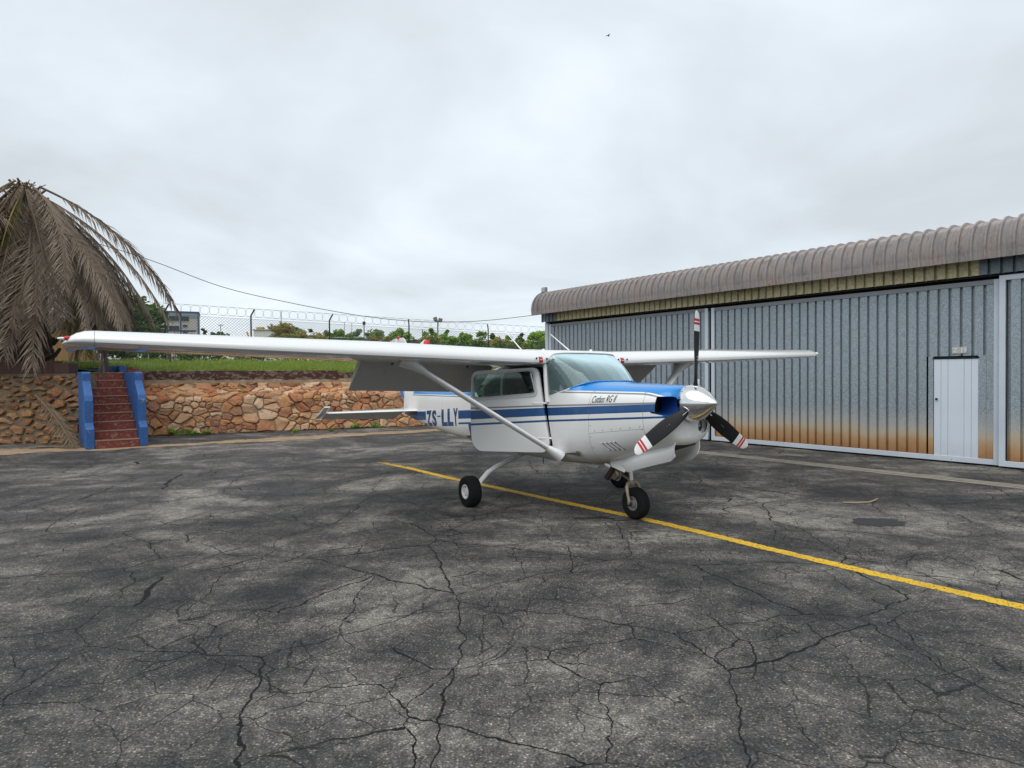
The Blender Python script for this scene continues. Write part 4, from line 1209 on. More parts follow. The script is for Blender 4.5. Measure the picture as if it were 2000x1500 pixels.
# ---------------------------------------------------------------- wings
def naca(n=26, tk=0.132, cam_=0.022, p=0.4):
    up, lo = [], []
    for i in range(n + 1):
        b = math.pi * i / n; x = 0.5 * (1 - math.cos(b))
        yt = 5 * tk * (0.2969 * math.sqrt(x) - 0.1260 * x - 0.3516 * x * x + 0.2843 * x ** 3 - 0.1036 * x ** 4)
        yc = cam_ / p ** 2 * (2 * p * x - x * x) if x < p else cam_ / (1 - p) ** 2 * (1 - 2 * p + 2 * p * x - x * x)
        droop = -0.012 * max(0, 1 - x / 0.12) ** 2
        up.append((x, yc + yt + droop)); lo.append((x, yc - yt + droop * 1.6))
    return up[::-1] + lo[1:]           # TE upper -> LE -> TE lower
FOIL = naca()
DIH = math.tan(R(1.73))
def wing_ring(y, xle, c, zle, inc, k=1.0, xmax=1.0, foil=FOIL):
    ci, si = math.cos(inc), math.sin(inc); r_ = []
    for a, b in foil:
        a = min(a, xmax)
        X_, Z_ = a * c, b * c * k
        r_.append((xle - X_ * ci + Z_ * si * 0, y, zle + Z_ * ci - X_ * si))
    return r_
def wpar(ay):
    """leading edge x, chord, z, incidence at spanwise |y|"""
    if ay <= 2.55: xle, c = 0.0, 1.63
    else:
        s = (ay - 2.55) / (5.12 - 2.55); xle, c = lerp(0, -0.165, s), lerp(1.63, 1.14, s)
    return xle, c, 1.822 + DIH * (ay - 0.55), R(lerp(2.1, 2.9, max(0, (ay - 2.5) / 2.7)))
FLAP0, FLAP1, AIL1 = 0.60, 2.46, 5.02
for sg_ in (-1, 1):
    wing = empty('wing', (0, 0, 0), 0, plane)
    ys_ = [0.520, 0.530, 0.545, 0.57, FLAP0, FLAP0 + 0.001, 1.2, 1.8, FLAP1, FLAP1 + 0.001, 2.55, 3.1, 3.7, 4.3, AIL1, AIL1 + 0.001, 5.12]
    rings = []
    for ay in ys_:
        xle, c, z, inc = wpar(ay)
        xm = 0.755 if FLAP0 < ay <= FLAP1 else 1.0
        r_ = wing_ring(sg_ * ay, xle, c, z, inc, xmax=xm)
        if ay < 0.57:
            k = {0.520: 0.60, 0.530: 0.82, 0.545: 0.95}[ay]
            cx, cz = -0.5, z - 0.005
            r_ = [(q[0] - (1 - k) * 0.16 if q[0] > -0.2 else q[0], q[1], cz + (q[2] - cz) * (0.35 + 0.65 * k)) for q in r_]
        rings.append(r_)
    MB().loft(rings, caps=True).build('wing_panel', M_WING, wing, smooth=40)
    # tip fairing with turned-down edge
    xle, c, z, inc = wpar(5.125)
    rings = []
    for dy, k, xo, co, dz in ((0.0, 1.0, 0, 1.0, 0), (0.07, 0.95, -0.02, 0.99, 0.0), (0.13, 0.82, -0.06, 0.95, -0.006), (0.18, 0.60, -0.12, 0.90, -0.018), (0.215, 0.34, -0.20, 0.83, -0.034), (0.235, 0.10, -0.28, 0.76, -0.045)):
        r_ = wing_ring(sg_ * (5.122 + dy * 1.02), xle + xo, c * co, z + DIH * dy + dz, inc, k)
        rings.append(r_)
    MB().loft(rings, caps=True).build('wing_tip', M_WHITE, wing, smooth=50)
    if sg_ < 0:
        MB().lathe([(0.020, 0), (0.018, 0.022), (0.011, 0.036), (0.001, 0.041)], (-0.325, -5.310, 1.962), (0.75, -0.55, 0), 12).build('navigation_light', M_REDP, wing, smooth=60)
        MB().lathe([(0.013, 0), (0.012, 0.035), (0.007, 0.050), (0.001, 0.054)], (-0.36, -5.335, 1.962), (0.1, -1, 0), 10).build('strobe_light', M_TIPW, wing, smooth=60)
    else:
        MB().lathe([(0.026, 0), (0.024, 0.03), (0.015, 0.05), (0.001, 0.057)], (-0.305, 5.315, 1.972), (0.75, 0.55, 0), 12).build('navigation_light', M_TIPW, wing, smooth=60)
    # flap, lowered
    rings = []
    for ay in (FLAP0 + 0.012, 1.2, 1.8, FLAP1 - 0.006):
        xle, c, z, inc = wpar(ay)
        hx, hz = xle - 0.745 * c, z + 0.004 - 0.745 * c * math.sin(inc)
        a = R(38); fc = 0.60; rr_ = []
        for u, w in ((1, 0.003), (0.75, 0.022), (0.45, 0.046), (0.2, 0.055), (0.06, 0.040), (0, 0.012), (0, -0.008), (0.06, -0.020), (0.2, -0.022), (0.45, -0.016), (0.75, -0.006), (1, 0.0)):
            X_, Z_ = u * fc, w
            rr_.append((hx + 0.02 - X_ * math.cos(a) - Z_ * math.sin(a) * -0 + Z_ * -math.sin(a), sg_ * ay, hz - 0.022 - X_ * math.sin(a) + Z_ * math.cos(a)))
        rings.append(rr_)
    MB().loft(rings, caps=True).build('flap', M_WHITE_SHADED, wing, smooth=40)
    for ay in (1.0, 2.05):
        xle, c, z, inc = wpar(ay)
        MB().prism([(-1.10, -0.03), (-1.30, -0.03), (-1.36, -0.10), (-1.30, -0.11)], (0, sg_ * ay - 0.008, z - 0.03), (1, 0, 0), (0, 0, 1), (0, 0.016, 0)).build('flap_track', M_BLACK, wing)
    # red warning placards and vents at the root
    for q, (dy, w, m_) in enumerate(((0.645, 0.055, M_REDP),)):
        pts = []
        xle, c, z, inc = wpar(dy)
        mb2 = MB()
        fo = [p for p in FOIL if p[0] < 0.045]
        fo = sorted(fo, key=lambda p: -p[1])
        fo = [p for p in fo if -0.035 < p[1] < 0.024]
        r0, r1 = [], []
        for a_, b_ in fo:
            X_, Z_ = a_ * c, b_ * c
            r0.append((xle - X_ + 0.004, sg_ * (dy - w / 2), z + Z_ - 0.0)); r1.append((xle - X_ + 0.004, sg_ * (dy + w / 2), z + Z_))
        mb2.loft([r0, r1], closed=False).build('placard', m_, wing)
        for zz in (0.022, -0.012):
            mb2 = MB().box(0.008, 0.011, sg_ * dy - 0.016, sg_ * dy + 0.016, z + zz - 0.006, z + zz + 0.002); mb2.build('placard_text', M_TIPW, wing)
    for dy in (0.565, 0.715):
        MB().lathe([(0.013, 0), (0.013, 0.004), (0.001, 0.0045)], (0.0075, sg_ * dy, wpar(dy)[2] - 0.0), (1, 0, 0), 10).build('vent_hole', M_BLACK, wing)
    # lift strut with end cuffs
    A = Vector((0.16, sg_ * 0.50, 0.675)); B = Vector((-0.40, sg_ * 2.20, 1.80))
    dr = (B - A).normalized(); ch = (Vector((1, 0, 0)) - dr * dr.x).normalized(); th = dr.cross(ch).normalized()
    def sring(p, cw, tw):
        return [p + ch * (math.cos(a) * cw * (1.0 if math.cos(a) > 0 else 1.25)) + th * (math.sin(a) * tw) for a in [2 * math.pi * k / 20 for k in range(20)]]
    strut = MB().loft([sring(A.lerp(B, s), 0.060, 0.029) for s in (0.03, 0.3, 0.6, 0.95)], caps=True).build('wing_strut', M_WHITE, plane, smooth=60)
    MB().loft([sring(A.lerp(B, s), 0.060 + k, 0.029 + k) for s, k in ((-0.01, 0.045), (0.035, 0.028), (0.075, 0.010), (0.085, 0.003))], caps=True).build('strut_cuff', M_WHITE, strut, smooth=60)
    MB().loft([sring(A.lerp(B, s), 0.060 + k * 1.4, 0.029 + k) for s, k in ((0.885, 0.003), (0.90, 0.010), (0.95, 0.030), (1.0, 0.060), (1.02, 0.075))], caps=True).build('strut_cuff', M_WHITE, strut, smooth=60)
# cabin roof between the wing roots
rings = []
for yy in (-0.545, -0.3, 0, 0.3, 0.545):
    r_ = wing_ring(yy, -0.012, 1.60, 1.828, R(1.5))
    rings.append([(min(q[0], -0.012), q[1], max(q[2], 1.73)) for q in r_])
MB().loft(rings, caps=True).build('cabin_roof', M_WHITE, plane, smooth=40)
# aerials, beacon-like cap on the wing
MB().tube([(-0.85, -0.30, 1.90), (-1.35, -0.32, 2.25)], [0.009, 0.005], 6).build('whip_antenna', M_TIPW, plane)
MB().tube([(-0.55, 0.25, 1.92), (-1.05, 0.25, 2.20)], [0.009, 0.005], 6).build('whip_antenna', M_TIPW, plane)
cap = empty('capped_fitting', (-0.9, -1.72, 2.035), 0, plane)  # unidentified red-capped fitting on the wing
MB().lathe([(0.040, -0.08), (0.040, -0.01), (0.036, 0.012), (0.024, 0.026), (0.001, 0.031)], (0, 0, 0), (0, 0, 1), 16).build('red_dome', M_REDP, cap, smooth=60)
MB().prism([(-0.04, -0.05), (-0.30, -0.05), (-0.05, 0.035)], (0, -0.012, 0), (1, 0, 0), (0, 0, 1), (0, 0.024, 0)).build('white_fin', M_TIPW, cap)
for (x, y, z) in ((-0.30, -0.40, 1.935), (-0.30, 0.36, 1.94)):
    MB().lathe([(0.02, 0), (0.02, 0.015), (0.008, 0.022)], (x, y, z), (0, 0, 1), 8).build('roof_fitting', M_TIPW, plane)
MB().tube([(0.0, -0.50, 1.83), (0.05, -0.512, 1.80)], 0.028, 10).build('root_vent', M_SEAL, plane, smooth=60)

# ---------------------------------------------------------------- open cabin door
HNG = Vector((-0.03, -0.556)); DEND = Vector((-0.99, -1.05))
dang = math.atan2(DEND.y - HNG.y, DEND.x - HNG.x)          # direction of the door panel from hinge
door = empty('cabin_door', (HNG.x, HNG.y, 0), dang - math.pi, plane)
# door local: x negative runs from hinge to rear, y toward port (inside), z up.  Paint uses object coords, so keep local x ~ fuselage x
DP = rounded([(-0.115, 1.722), (-0.02, 1.25), (0.065, 0.82), (0.02, 0.695), (-0.97, 0.660), (-1.065, 0.76), (-1.085, 1.62), (-1.03, 1.685)], 0.07, 4)
WP = rounded([(-0.160, 1.700), (-0.095, 1.372), (-1.048, 1.300), (-1.060, 1.640)], 0.065, 5)
GP = rounded([(-0.183, 1.682), (-0.122, 1.398), (-1.030, 1.330), (-1.042, 1.622)], 0.055, 5)
def bulge(z): return 0.035 * (1 - ((z - 1.05) / 0.55) ** 2) if z < 1.6 else 0.0
def ring_panel(outer, inner, y0, y1, name, mat, parent, sm=40):
    """panel with a hole: bridge resampled loops"""
    def resample(poly, n):
        P = [Vector(p) for p in poly]; L = [0]
        for i in range(len(P)): L.append(L[-1] + (P[(i + 1) % len(P)] - P[i]).length)
        out = []
        for k in range(n):
            s = L[-1] * k / n
            for i in range(len(P)):
                if L[i] <= s <= L[i + 1]:
                    out.append(P[i].lerp(P[(i + 1) % len(P)], (s - L[i]) / max(1e-9, L[i + 1] - L[i]))); break
        return out
    n = 120
    # angular matching
    cx = sum(p[0] for p in inner) / len(inner); cz = sum(p[1] for p in inner) / len(inner)
    def byang(poly):
        out = []
        Rr = resample(poly, 900)
        A_ = sorted(((math.atan2(p.y - cz, p.x - cx), p) for p in Rr), key=lambda q: q[0])
        j = 0
        for k in range(n):
            a = -math.pi + 2 * math.pi * (k + 0.5) / n
            out.append(min(A_, key=lambda q: abs(q[0] - a))[1])
        return out
    o_, i_ = byang(outer), byang(inner)
    mids = [o_[k].lerp(i_[k], 0.5) for k in range(n)]
    mb = MB()
    L_ = []
    for loop, yy in ((i_, y1), (i_, y0), (mids, y0), (o_, y0), (o_, y1), (i_, y1)):
        L_.append([(p.x, yy - (bulge(p.y) if yy == y0 else bulge(p.y) * 0.8), p.y) for p in loop])
    mb.loft(L_)
    return mb.build(name, mat, parent, smooth=sm)
ring_panel(DP, WP, 0.0, 0.035, 'door_panel', M_LIVD, door)
ring_panel([(p[0], p[1]) for p in WP], GP, -0.012, 0.012, 'window_frame', M_SEAL, door)
# window pane and its open lower vent edge
mb = MB(); mb.prism(GP, (0, 0.002, 0), (1, 0, 0), (0, 0, 1), (0, 0.003, 0)); mb.build('window_pane', M_GLASS, door)
mb = MB(); mb.bar((-1.0, -0.020, 1.325), (-0.13, -0.020, 1.383), 0.020, 0.012); mb.build('window_sill', M_BLACK, door)
mb = MB(); mb.tube([(-1.03, -0.016, 1.352), (-0.98, -0.024, 1.340), (-0.20, -0.024, 1.398), (-0.135, -0.018, 1.42), (-0.20, -0.016, 1.655)], 0.011, 8); mb.build('vent_frame', M_SEAL, door, smooth=60)
MB().box(-0.58, -0.52, -0.035, -0.018, 1.338, 1.362).build('window_latch', M_BLACK, door)
MB().bar((-0.99, -0.03, 1.205), (-0.86, -0.03, 1.212), 0.02, 0.03).build('door_handle', M_RAIL, door, bevel=0.006)
for zz, xx in ((1.285, -0.02), (0.865, 0.05)):
    MB().bar((xx + 0.05, -0.018, zz + 0.006), (xx - 0.15, -0.030, zz), 0.018, 0.026).build('door_hinge', M_WHITE, door, bevel=0.008)
MB().box(-0.90, -0.15, 0.036, 0.05, 0.75, 1.25).build('door_trim', M_LINING, door, bevel=0.01)
M_STICK = simple('white_sticker', (0.75, 0.78, 0.75), 0.5)
MB().prism([(-1.0, 1.375), (-0.90, 1.383), (-0.90, 1.445), (-1.0, 1.435)], (0, 0.0072, 0), (1, 0, 0), (0, 0, 1), (0, 0.001, 0)).build('window_sticker', M_STICK, door)
# ---------------------------------------------------------------- tail
def foil_ring_v(xle, xte, z, tk, n=10):
    """symmetric section in the xy plane at height z"""
    c = xle - xte; r_ = []
    for i in range(n + 1):
        x = 0.5 * (1 - math.cos(math.pi * i / n)); y = 5 * tk * (0.2969 * math.sqrt(x) - 0.126 * x - 0.3516 * x * x + 0.2843 * x ** 3 - 0.1036 * x ** 4)
        r_.append((xle - x * c, y * c, z))
    return r_ + [(q[0], -q[1], q[2]) for q in r_[-2:0:-1]]
t = NT('fin_paint')
x, y, z = t.xyz()
te = t.math('MULTIPLY_ADD', t.math('SUBTRACT', z, 0.95), -0.62, -5.62)
dd = t.math('SUBTRACT', x, te)
c = t.mix(t.noise(2, 4), tuple(a * 0.93 for a in WHITE), WHITE)
low = t.math('LESS_THAN', z, 2.05)
c = t.mix(t.math('MULTIPLY', t.math('LESS_THAN', dd, 0.10), low), c, BLUETOP)
c = t.mix(t.math('MULTIPLY', t.math('MULTIPLY', t.math('LESS_THAN', dd, 0.145), t.math('GREATER_THAN', dd, 0.125)), low), c, GREY)
t.p(color=c, rough=0.28, coat=0.5, coatr=0.06); M_FIN = t.m
fin = empty('vertical_fin', (-5.0, 0, 1.2), 0, plane); fin.location = (0, 0, 0)
LE = [(0.95, -4.92), (1.15, -4.80), (1.40, -4.82), (1.8, -5.20), (2.26, -5.56), (2.36, -5.67), (2.40, -5.78)]
TE = [(0.95, -5.30), (1.15, -5.42), (1.40, -5.60), (1.8, -5.86), (2.26, -6.12), (2.36, -6.15), (2.40, -6.0)]
def at_z(T, z): return interp(z, [a for a, b in T], [b for a, b in T])
zs = [0.95, 1.15, 1.4, 1.6, 1.8, 2.0, 2.2, 2.30, 2.36, 2.395, 2.402]
MB().loft([foil_ring_v(at_z(LE, z), at_z(TE, z), z, 0.085 if z < 2.3 else 0.05) for z in zs], caps=True).build('fin_panel', M_FIN, fin, smooth=40)
RT = [(0.93, -5.58), (1.1, -5.73), (1.33, -5.97), (1.8, -6.22), (2.25, -6.55), (2.34, -6.60)]
rud = []
for zf, zr_ in ((0.93, 0.93), (1.1, 1.1), (1.33, 1.33), (1.6, 1.6), (1.9, 1.9), (2.25, 2.25), (2.40, 2.335)):
    xf, xr = (at_z(TE, min(zf, 2.30)) - 0.006, at_z(RT, zr_)); hw = 0.028 - 0.006 * (zf - 1)
    rud.append([(xf, hw, zf), (xf, -hw, zf), (xr, -0.004, zr_), (xr, 0.004, zr_)])
MB().loft(rud, caps=True).build('rudder', M_FIN, fin, smooth=40)
MB().lathe([(0.035, 0), (0.036, 0.03), (0.026, 0.06), (0.001, 0.072)], (-6.0, 0, 2.38), (0, 0, 1), 12).build('beacon', M_REDP, fin, smooth=60)
for k in range(4):
    z = 2.05 + 0.05 * k
for sg_ in (-1, 1):
    hs = empty('tailplane', (0, 0, 0), 0, plane)
    rings = []
    for ay in (0.05, 0.35, 1.0, 1.66, 1.70):
        s = ay / 1.70; xle = lerp(-4.62, -5.12, s) - (0.02 if ay > 1.68 else 0); xh = -5.30; z = lerp(0.985, 0.965, s); tk = lerp(0.085, 0.05, s) * (1 if ay < 1.68 else 0.4); rr_ = []
        for i in range(9):
            u = 0.5 * (1 - math.cos(math.pi * i / 8)); h = tk * (1.1 * math.sqrt(u) * (1 - 0.45 * u)) * 0.5 + 0.003
            rr_.append((lerp(xle, xh, u), sg_ * ay, z + h))
        for i in range(8, 0, -1):
            u = 0.5 * (1 - math.cos(math.pi * i / 8)); h = tk * (1.1 * math.sqrt(u) * (1 - 0.45 * u)) * 0.5 + 0.003
            rr_.append((lerp(xle, xh, u), sg_ * ay, z - h))
        rings.append(rr_)
    MB().loft(rings, caps=True).build('stabilizer', M_WHITE, hs, smooth=40)
    a = R(20); rings = []
    for ay, c_ in ((0.16, 0.62), (0.9, 0.50), (1.70, 0.34)):
        s = ay / 1.70; z = lerp(0.985, 0.965, s)
        rings.append([(-5.305, sg_ * ay, z + 0.018), (-5.305 - c_ * math.cos(a), sg_ * ay, z - c_ * math.sin(a) + 0.004), (-5.305 - c_ * math.cos(a), sg_ * ay, z - c_ * math.sin(a) - 0.004), (-5.305, sg_ * ay, z - 0.02)])
    el = MB().loft(rings, caps=True).build('elevator', M_WHITE_SHADED, hs)
    ux = lambda d: (-5.305 - d * math.cos(a), 0.965 - d * math.sin(a))
    MB().prism([(ux(-0.36)[0], ux(-0.36)[1] - 0.004), (ux(-0.33)[0], ux(-0.33)[1] + 0.022), (ux(0)[0], ux(0)[1] + 0.02), (ux(0.34)[0], ux(0.34)[1]), (ux(0)[0], ux(0)[1] - 0.02)],
               (0, sg_ * 1.712 if sg_ > 0 else -1.812, 0), (1, 0, 0), (0, 0, 1), (0, 0.10, 0)).build('elevator_horn', M_WHITE, el, bevel=0.006)

# ---------------------------------------------------------------- propeller
HUB = Vector((1.80, 0, 1.332)); PAX = Vector((1, 0, 0.03)).normalized()
prop = empty('propeller', HUB, 0, plane)
prof = [(0.02, -0.075), (0.185, -0.072), (0.190, -0.06), (0.188, -0.02), (0.176, 0.04), (0.150, 0.10), (0.112, 0.16), (0.066, 0.215), (0.03, 0.252), (0.016, 0.268), (0.001, 0.275)]
MB().lathe(prof, (0, 0, 0), PAX, 40).build('spinner', M_SPIN, prop, smooth=45)
M_GOLD = simple('brass_line', (0.50, 0.27, 0.03), 0.35, metal=0.6)
for k in range(18):
    an = 2 * math.pi * k / 18
    c_ = Vector((-0.045, math.cos(an) * 0.1895, math.sin(an) * 0.1895))
    MB().lathe([(0.0045, 0), (0.0045, 0.003), (0.001, 0.004)], c_, (0, math.cos(an), math.sin(an)), 6).build('spinner_screw', M_BLACK, prop)
def blade_mesh(r0, r1, steps, mat, name):
    rings = []
    for i in range(steps + 1):
        r_ = lerp(r0, r1, i / steps)
        ch_ = interp(r_, [0.10, 0.16, 0.22, 0.36, 0.52, 0.70, 0.84, 0.90, 0.925, 0.938], [0.075, 0.085, 0.105, 0.140, 0.150, 0.138, 0.115, 0.090, 0.058, 0.02])
        tk = interp(r_, [0.10, 0.16, 0.22, 0.36, 0.6, 0.94], [0.072, 0.064, 0.040, 0.022, 0.014, 0.006])
        th_ = R(interp(r_, [0.1, 0.3, 0.6, 0.94], [48, 36, 21, 14]))
        off = interp(r_, [0.86, 0.94], [0.0, 0.012])
        ring = []
        for k in range(14):
            a = 2 * math.pi * k / 14
            u, w = ch_ / 2 * math.cos(a) + off, tk / 2 * math.sin(a)
            # blade along +z, chord: leading edge toward -y turned forward by the pitch angle
            ring.append((u * math.sin(th_) + w * math.cos(th_), -u * math.cos(th_) + w * math.sin(th_), r_))
        rings.append(ring)
    return MB().loft(rings, caps=True).mesh(name, mat, 50)
pieces = [('blade_root', 0.10, 0.73, 16, M_BLADE), ('white_tip', 0.7301, 0.795, 2, M_TIPW), ('red_band', 0.7951, 0.820, 1, M_REDP), ('white_tip', 0.8201, 0.831, 1, M_TIPW), ('red_band', 0.8311, 0.857, 1, M_REDP), ('white_tip', 0.8571, 0.938, 6, M_TIPW)]
bmeshes = [(n_, blade_mesh(a, b, s, m_, n_)) for n_, a, b, s, m_ in pieces]
sock = MB().lathe([(0.062, 0.115), (0.062, 0.175), (0.052, 0.18)], (0, 0, 0), (0, 0, 1), 16).mesh('blade_boot', M_SPIN, 50)
lab = MB().box(-0.0015, 0.0015, -0.024, 0.024, -0.03, 0.03).mesh('blade_label', M_TIPW)
mrk = MB().box(-0.001, 0.001, -0.022, 0.022, -0.004, 0.004).mesh('blade_mark', M_OLEO)
for ang in (88, 208, 328):
    b_ = empty('blade', (0, 0, 0), 0, prop)
    b_.rotation_euler = (R(ang - 90), 0, 0)      # turns +z toward -y for angles past 90 (seen from the nose)
    for n_, me in bmeshes: link_mesh(n_, me, b_)
    link_mesh('blade_boot', sock, b_)
    l_ = link_mesh('blade_label', lab, b_, (0.022, -0.008, 0.215)); l_.rotation_euler = (0, 0, R(-48 + 90 - 90))
    for zz, ww in ((0.44, 1.0), (0.47, 0.7)):
        l_ = link_mesh('blade_mark', mrk, b_, (0.014, 0.0, zz)); l_.rotation_euler = (0, 0, R(-38)); l_.scale = (1, ww, 1)
prop.rotation_euler = (0, 0, 0)

# ---------------------------------------------------------------- landing gear
def wheel(parent, c, r, w, rimr, rim_mat, tilt=0.0):
    wl_ = empty('wheel', c, 0, parent); wl_.rotation_euler = (tilt, 0, 0)
    prof = [(rimr * 0.96, -w * 0.36), (rimr * 1.08, -w * 0.44), (r * 0.80, -w * 0.50), (r * 0.93, -w * 0.42), (r * 0.985, -w * 0.28), (r, -w * 0.14), (r * 0.988, -w * 0.12), (r * 0.988, -w * 0.10), (r, -w * 0.08), (r, w * 0.08), (r * 0.988, w * 0.10), (r * 0.988, w * 0.12), (r, w * 0.14), (r * 0.985, w * 0.28), (r * 0.93, w * 0.42), (r * 0.80, w * 0.5), (rimr * 1.08, w * 0.44), (rimr * 0.96, w * 0.36)]
    MB().lathe(prof, (0, 0, 0), (0, 1, 0), 40, caps=False).build('tyre', M_TYRE, wl_, smooth=40)
    for s in (-1, 1):
        MB().lathe([(rimr * 1.02, s * w * 0.30), (rimr * 1.02, s * w * 0.44), (rimr * 0.90, s * w * 0.445), (rimr * 0.80, s * w * 0.30), (rimr * 0.55, s * w * 0.26), (rimr * 0.5, s * w * 0.34), (rimr * 0.30, s * w * 0.36), (0.001, s * w * 0.36)], (0, 0, 0), (0, 1, 0), 32, caps=False).build('rim', rim_mat, wl_, smooth=35)
        for k in range(6):
            a = 2 * math.pi * k / 6
            MB().lathe([(rimr * 0.09, 0), (rimr * 0.09, 0.002)], (math.cos(a) * rimr * 0.68, s * w * 0.285, math.sin(a) * rimr * 0.68), (0, s, 0), 8).build('rim_hole', M_BLACK, wl_)
    return wl_
for sg_ in (-1, 1):
    g = empty('main_gear', (0, 0, 0), 0, plane)
    MB().tube([(-1.02, sg_ * 0.22, 0.575), (-0.98, sg_ * 0.42, 0.52), (-0.86, sg_ * 0.78, 0.435), (-0.80, sg_ * 0.93, 0.385), (-0.745, sg_ * 1.06, 0.30), (-0.715, sg_ * 1.13, 0.215), (-0.71, sg_ * 1.16, 0.185)], [0.036, 0.034, 0.032, 0.031, 0.030, 0.028, 0.026], 12).build('gear_leg', M_WHITE, g, smooth=60)
    MB().lathe([(0.07, 0), (0.075, 0.03), (0.05, 0.05)], (-0.71, sg_ * 1.10, 0.19), (0, sg_, 0), 16).build('brake_disc', M_STEEL, g, smooth=40)
    MB().box(-0.83, -0.77, sg_ * 1.12 - 0.03, sg_ * 1.12 + 0.03, 0.12, 0.22).build('brake_caliper', M_STEEL, g, bevel=0.01)
    wheel(g, (-0.71, sg_ * 1.235, 0.192), 0.193, 0.165, 0.088, M_RIM)
ng = empty('nose_gear', (0, 0, 0), 0, plane)
NWX = 0.93
wheel(ng, (NWX, 0, 0.178), 0.179, 0.135, 0.078, M_RIMG)
MB().tube([(0.86, 0, 0.40), (0.82, 0, 0.80)], 0.026, 14).build('oleo_strut', M_OLEO, ng, smooth=60)
MB().tube([(0.845, 0, 0.55), (0.82, 0, 0.85)], 0.040, 14).build('strut_housing', M_BLACK, ng, smooth=60)
for s in (-1, 1):
    MB().tube([(0.862, s * 0.012, 0.405), (0.868, s * 0.06, 0.395), (0.878, s * 0.088, 0.36), (0.90, s * 0.094, 0.28), (0.925, s * 0.092, 0.20), (NWX, s * 0.090, 0.175)], [0.026, 0.024, 0.021, 0.019, 0.018, 0.022], 10).build('fork', M_STEEL, ng, smooth=60)
    MB().lathe([(0.028, 0), (0.028, 0.016), (0.016, 0.02)], (NWX, s * 0.088, 0.175), (0, s, 0), 12).build('axle_cap', M_BLACK, ng, smooth=40)
MB().lathe([(0.042, -0.02), (0.045, 0.0), (0.042, 0.025)], (0.862, 0, 0.405), (0, 0, 1), 14).build('fork_crown', M_STEEL, ng, smooth=40)
MB().bar((0.84, 0, 0.43), (0.70, 0, 0.47), 0.035, 0.02).build('torque_link', M_STEEL, ng, bevel=0.004)
MB().bar((0.70, 0, 0.47), (0.80, 0, 0.60), 0.035, 0.02).build('torque_link', M_STEEL, ng, bevel=0.004)
MB().tube([(0.72, -0.10, 0.66), (0.66, -0.12, 0.52), (0.585, -0.135, 0.425)], [0.034, 0.034, 0.034], 12).build('exhaust_pipe', M_EXH, fus, smooth=60)
MB().box(0.72, 1.60, -0.15, 0.15, 0.0, 0.001) if False else None
# open nose-wheel doors: two curved clamshells hanging from the chin
for s in (-1, 1):
    outer, inner = [], []
    for i in range(13):
        u = i / 12; x = lerp(0.80, 1.70, u)
        zb_ = st_at(x)[0]; yb = 0.215 * (0.75 + 0.25 * math.sin(math.pi * min(1, u * 1.1)))
        zt_ = zb_ + 0.045; dep = 0.190 * min(1.0, 0.45 + 2.2 * u) * (1.0 if u < 0.93 else 0.92)
        row = []
        for j in range(7):
            v = j / 6
            row.append((x - 0.02 * v * (1 if i == 12 else 0), s * (yb + 0.05 * math.sin(v * 2.4) - 0.03 * v), zt_ - dep * v))
        outer.append(row); inner.append([(q[0], q[1] - s * 0.012, q[2] + 0.002) for q in row])
    mb = MB()
    for i in range(12):
        for j in range(6):
            mb.add([outer[i][j], outer[i + 1][j], outer[i + 1][j + 1], outer[i][j + 1]], [(0, 1, 2, 3)])
            mb.add([inner[i][j], inner[i][j + 1], inner[i + 1][j + 1], inner[i + 1][j]], [(0, 1, 2, 3)])
    for i in range(12):
        for a, b in ((6, 6), (0, 0)): mb.add([outer[i][a], outer[i + 1][a], inner[i + 1][a], inner[i][a]], [(0, 1, 2, 3)])
    for j in range(6):
        for i in (0, 12): mb.add([outer[i][j], outer[i][j + 1], inner[i][j + 1], inner[i][j]], [(0, 1, 2, 3)])
    me = mb.mesh('gear_door', M_WHITE)
    bq = bmesh.new(); bq.from_mesh(me); bmesh.ops.remove_doubles(bq, verts=bq.verts, dist=0.0005); bmesh.ops.recalc_face_normals(bq, faces=bq.faces); bq.to_mesh(me); bq.free()
    me.polygons.foreach_set('use_smooth', [True] * len(me.polygons)); me.set_sharp_from_angle(angle=R(40))
    link_mesh('gear_door', me, ng)
# small aft door of the nose-wheel bay
MB().prism([(0.74, 0.635), (0.84, 0.715), (1.04, 0.665), (0.98, 0.545), (0.76, 0.585)], (0, -0.215, 0), (1, 0, 0), (0, 0, 1), (0, 0.012, 0)).build('gear_door', M_WHITE, ng, bevel=0.004)
MB().prism([(0.74, 0.635), (0.84, 0.715), (0.85, 0.71), (0.76, 0.585)], (0, -0.213, 0), (1, 0, 0), (0, 0, 1), (-0.02, 0.18, 0.0)).build('gear_door', M_WHITE, ng, bevel=0.004)
rings = [[(x, -0.16, st_at(x)[0] + 0.012), (x, 0.16, st_at(x)[0] + 0.012), (x, 0.16, st_at(x)[0] - 0.003), (x, -0.16, st_at(x)[0] - 0.003)] for x in (0.8, 1.0, 1.2, 1.45, 1.66)]
MB().loft(rings, caps=True).build('gear_bay_shade_patch', M_BLACK, fus)  # thin black slab painted for the shade inside the open wheel bay
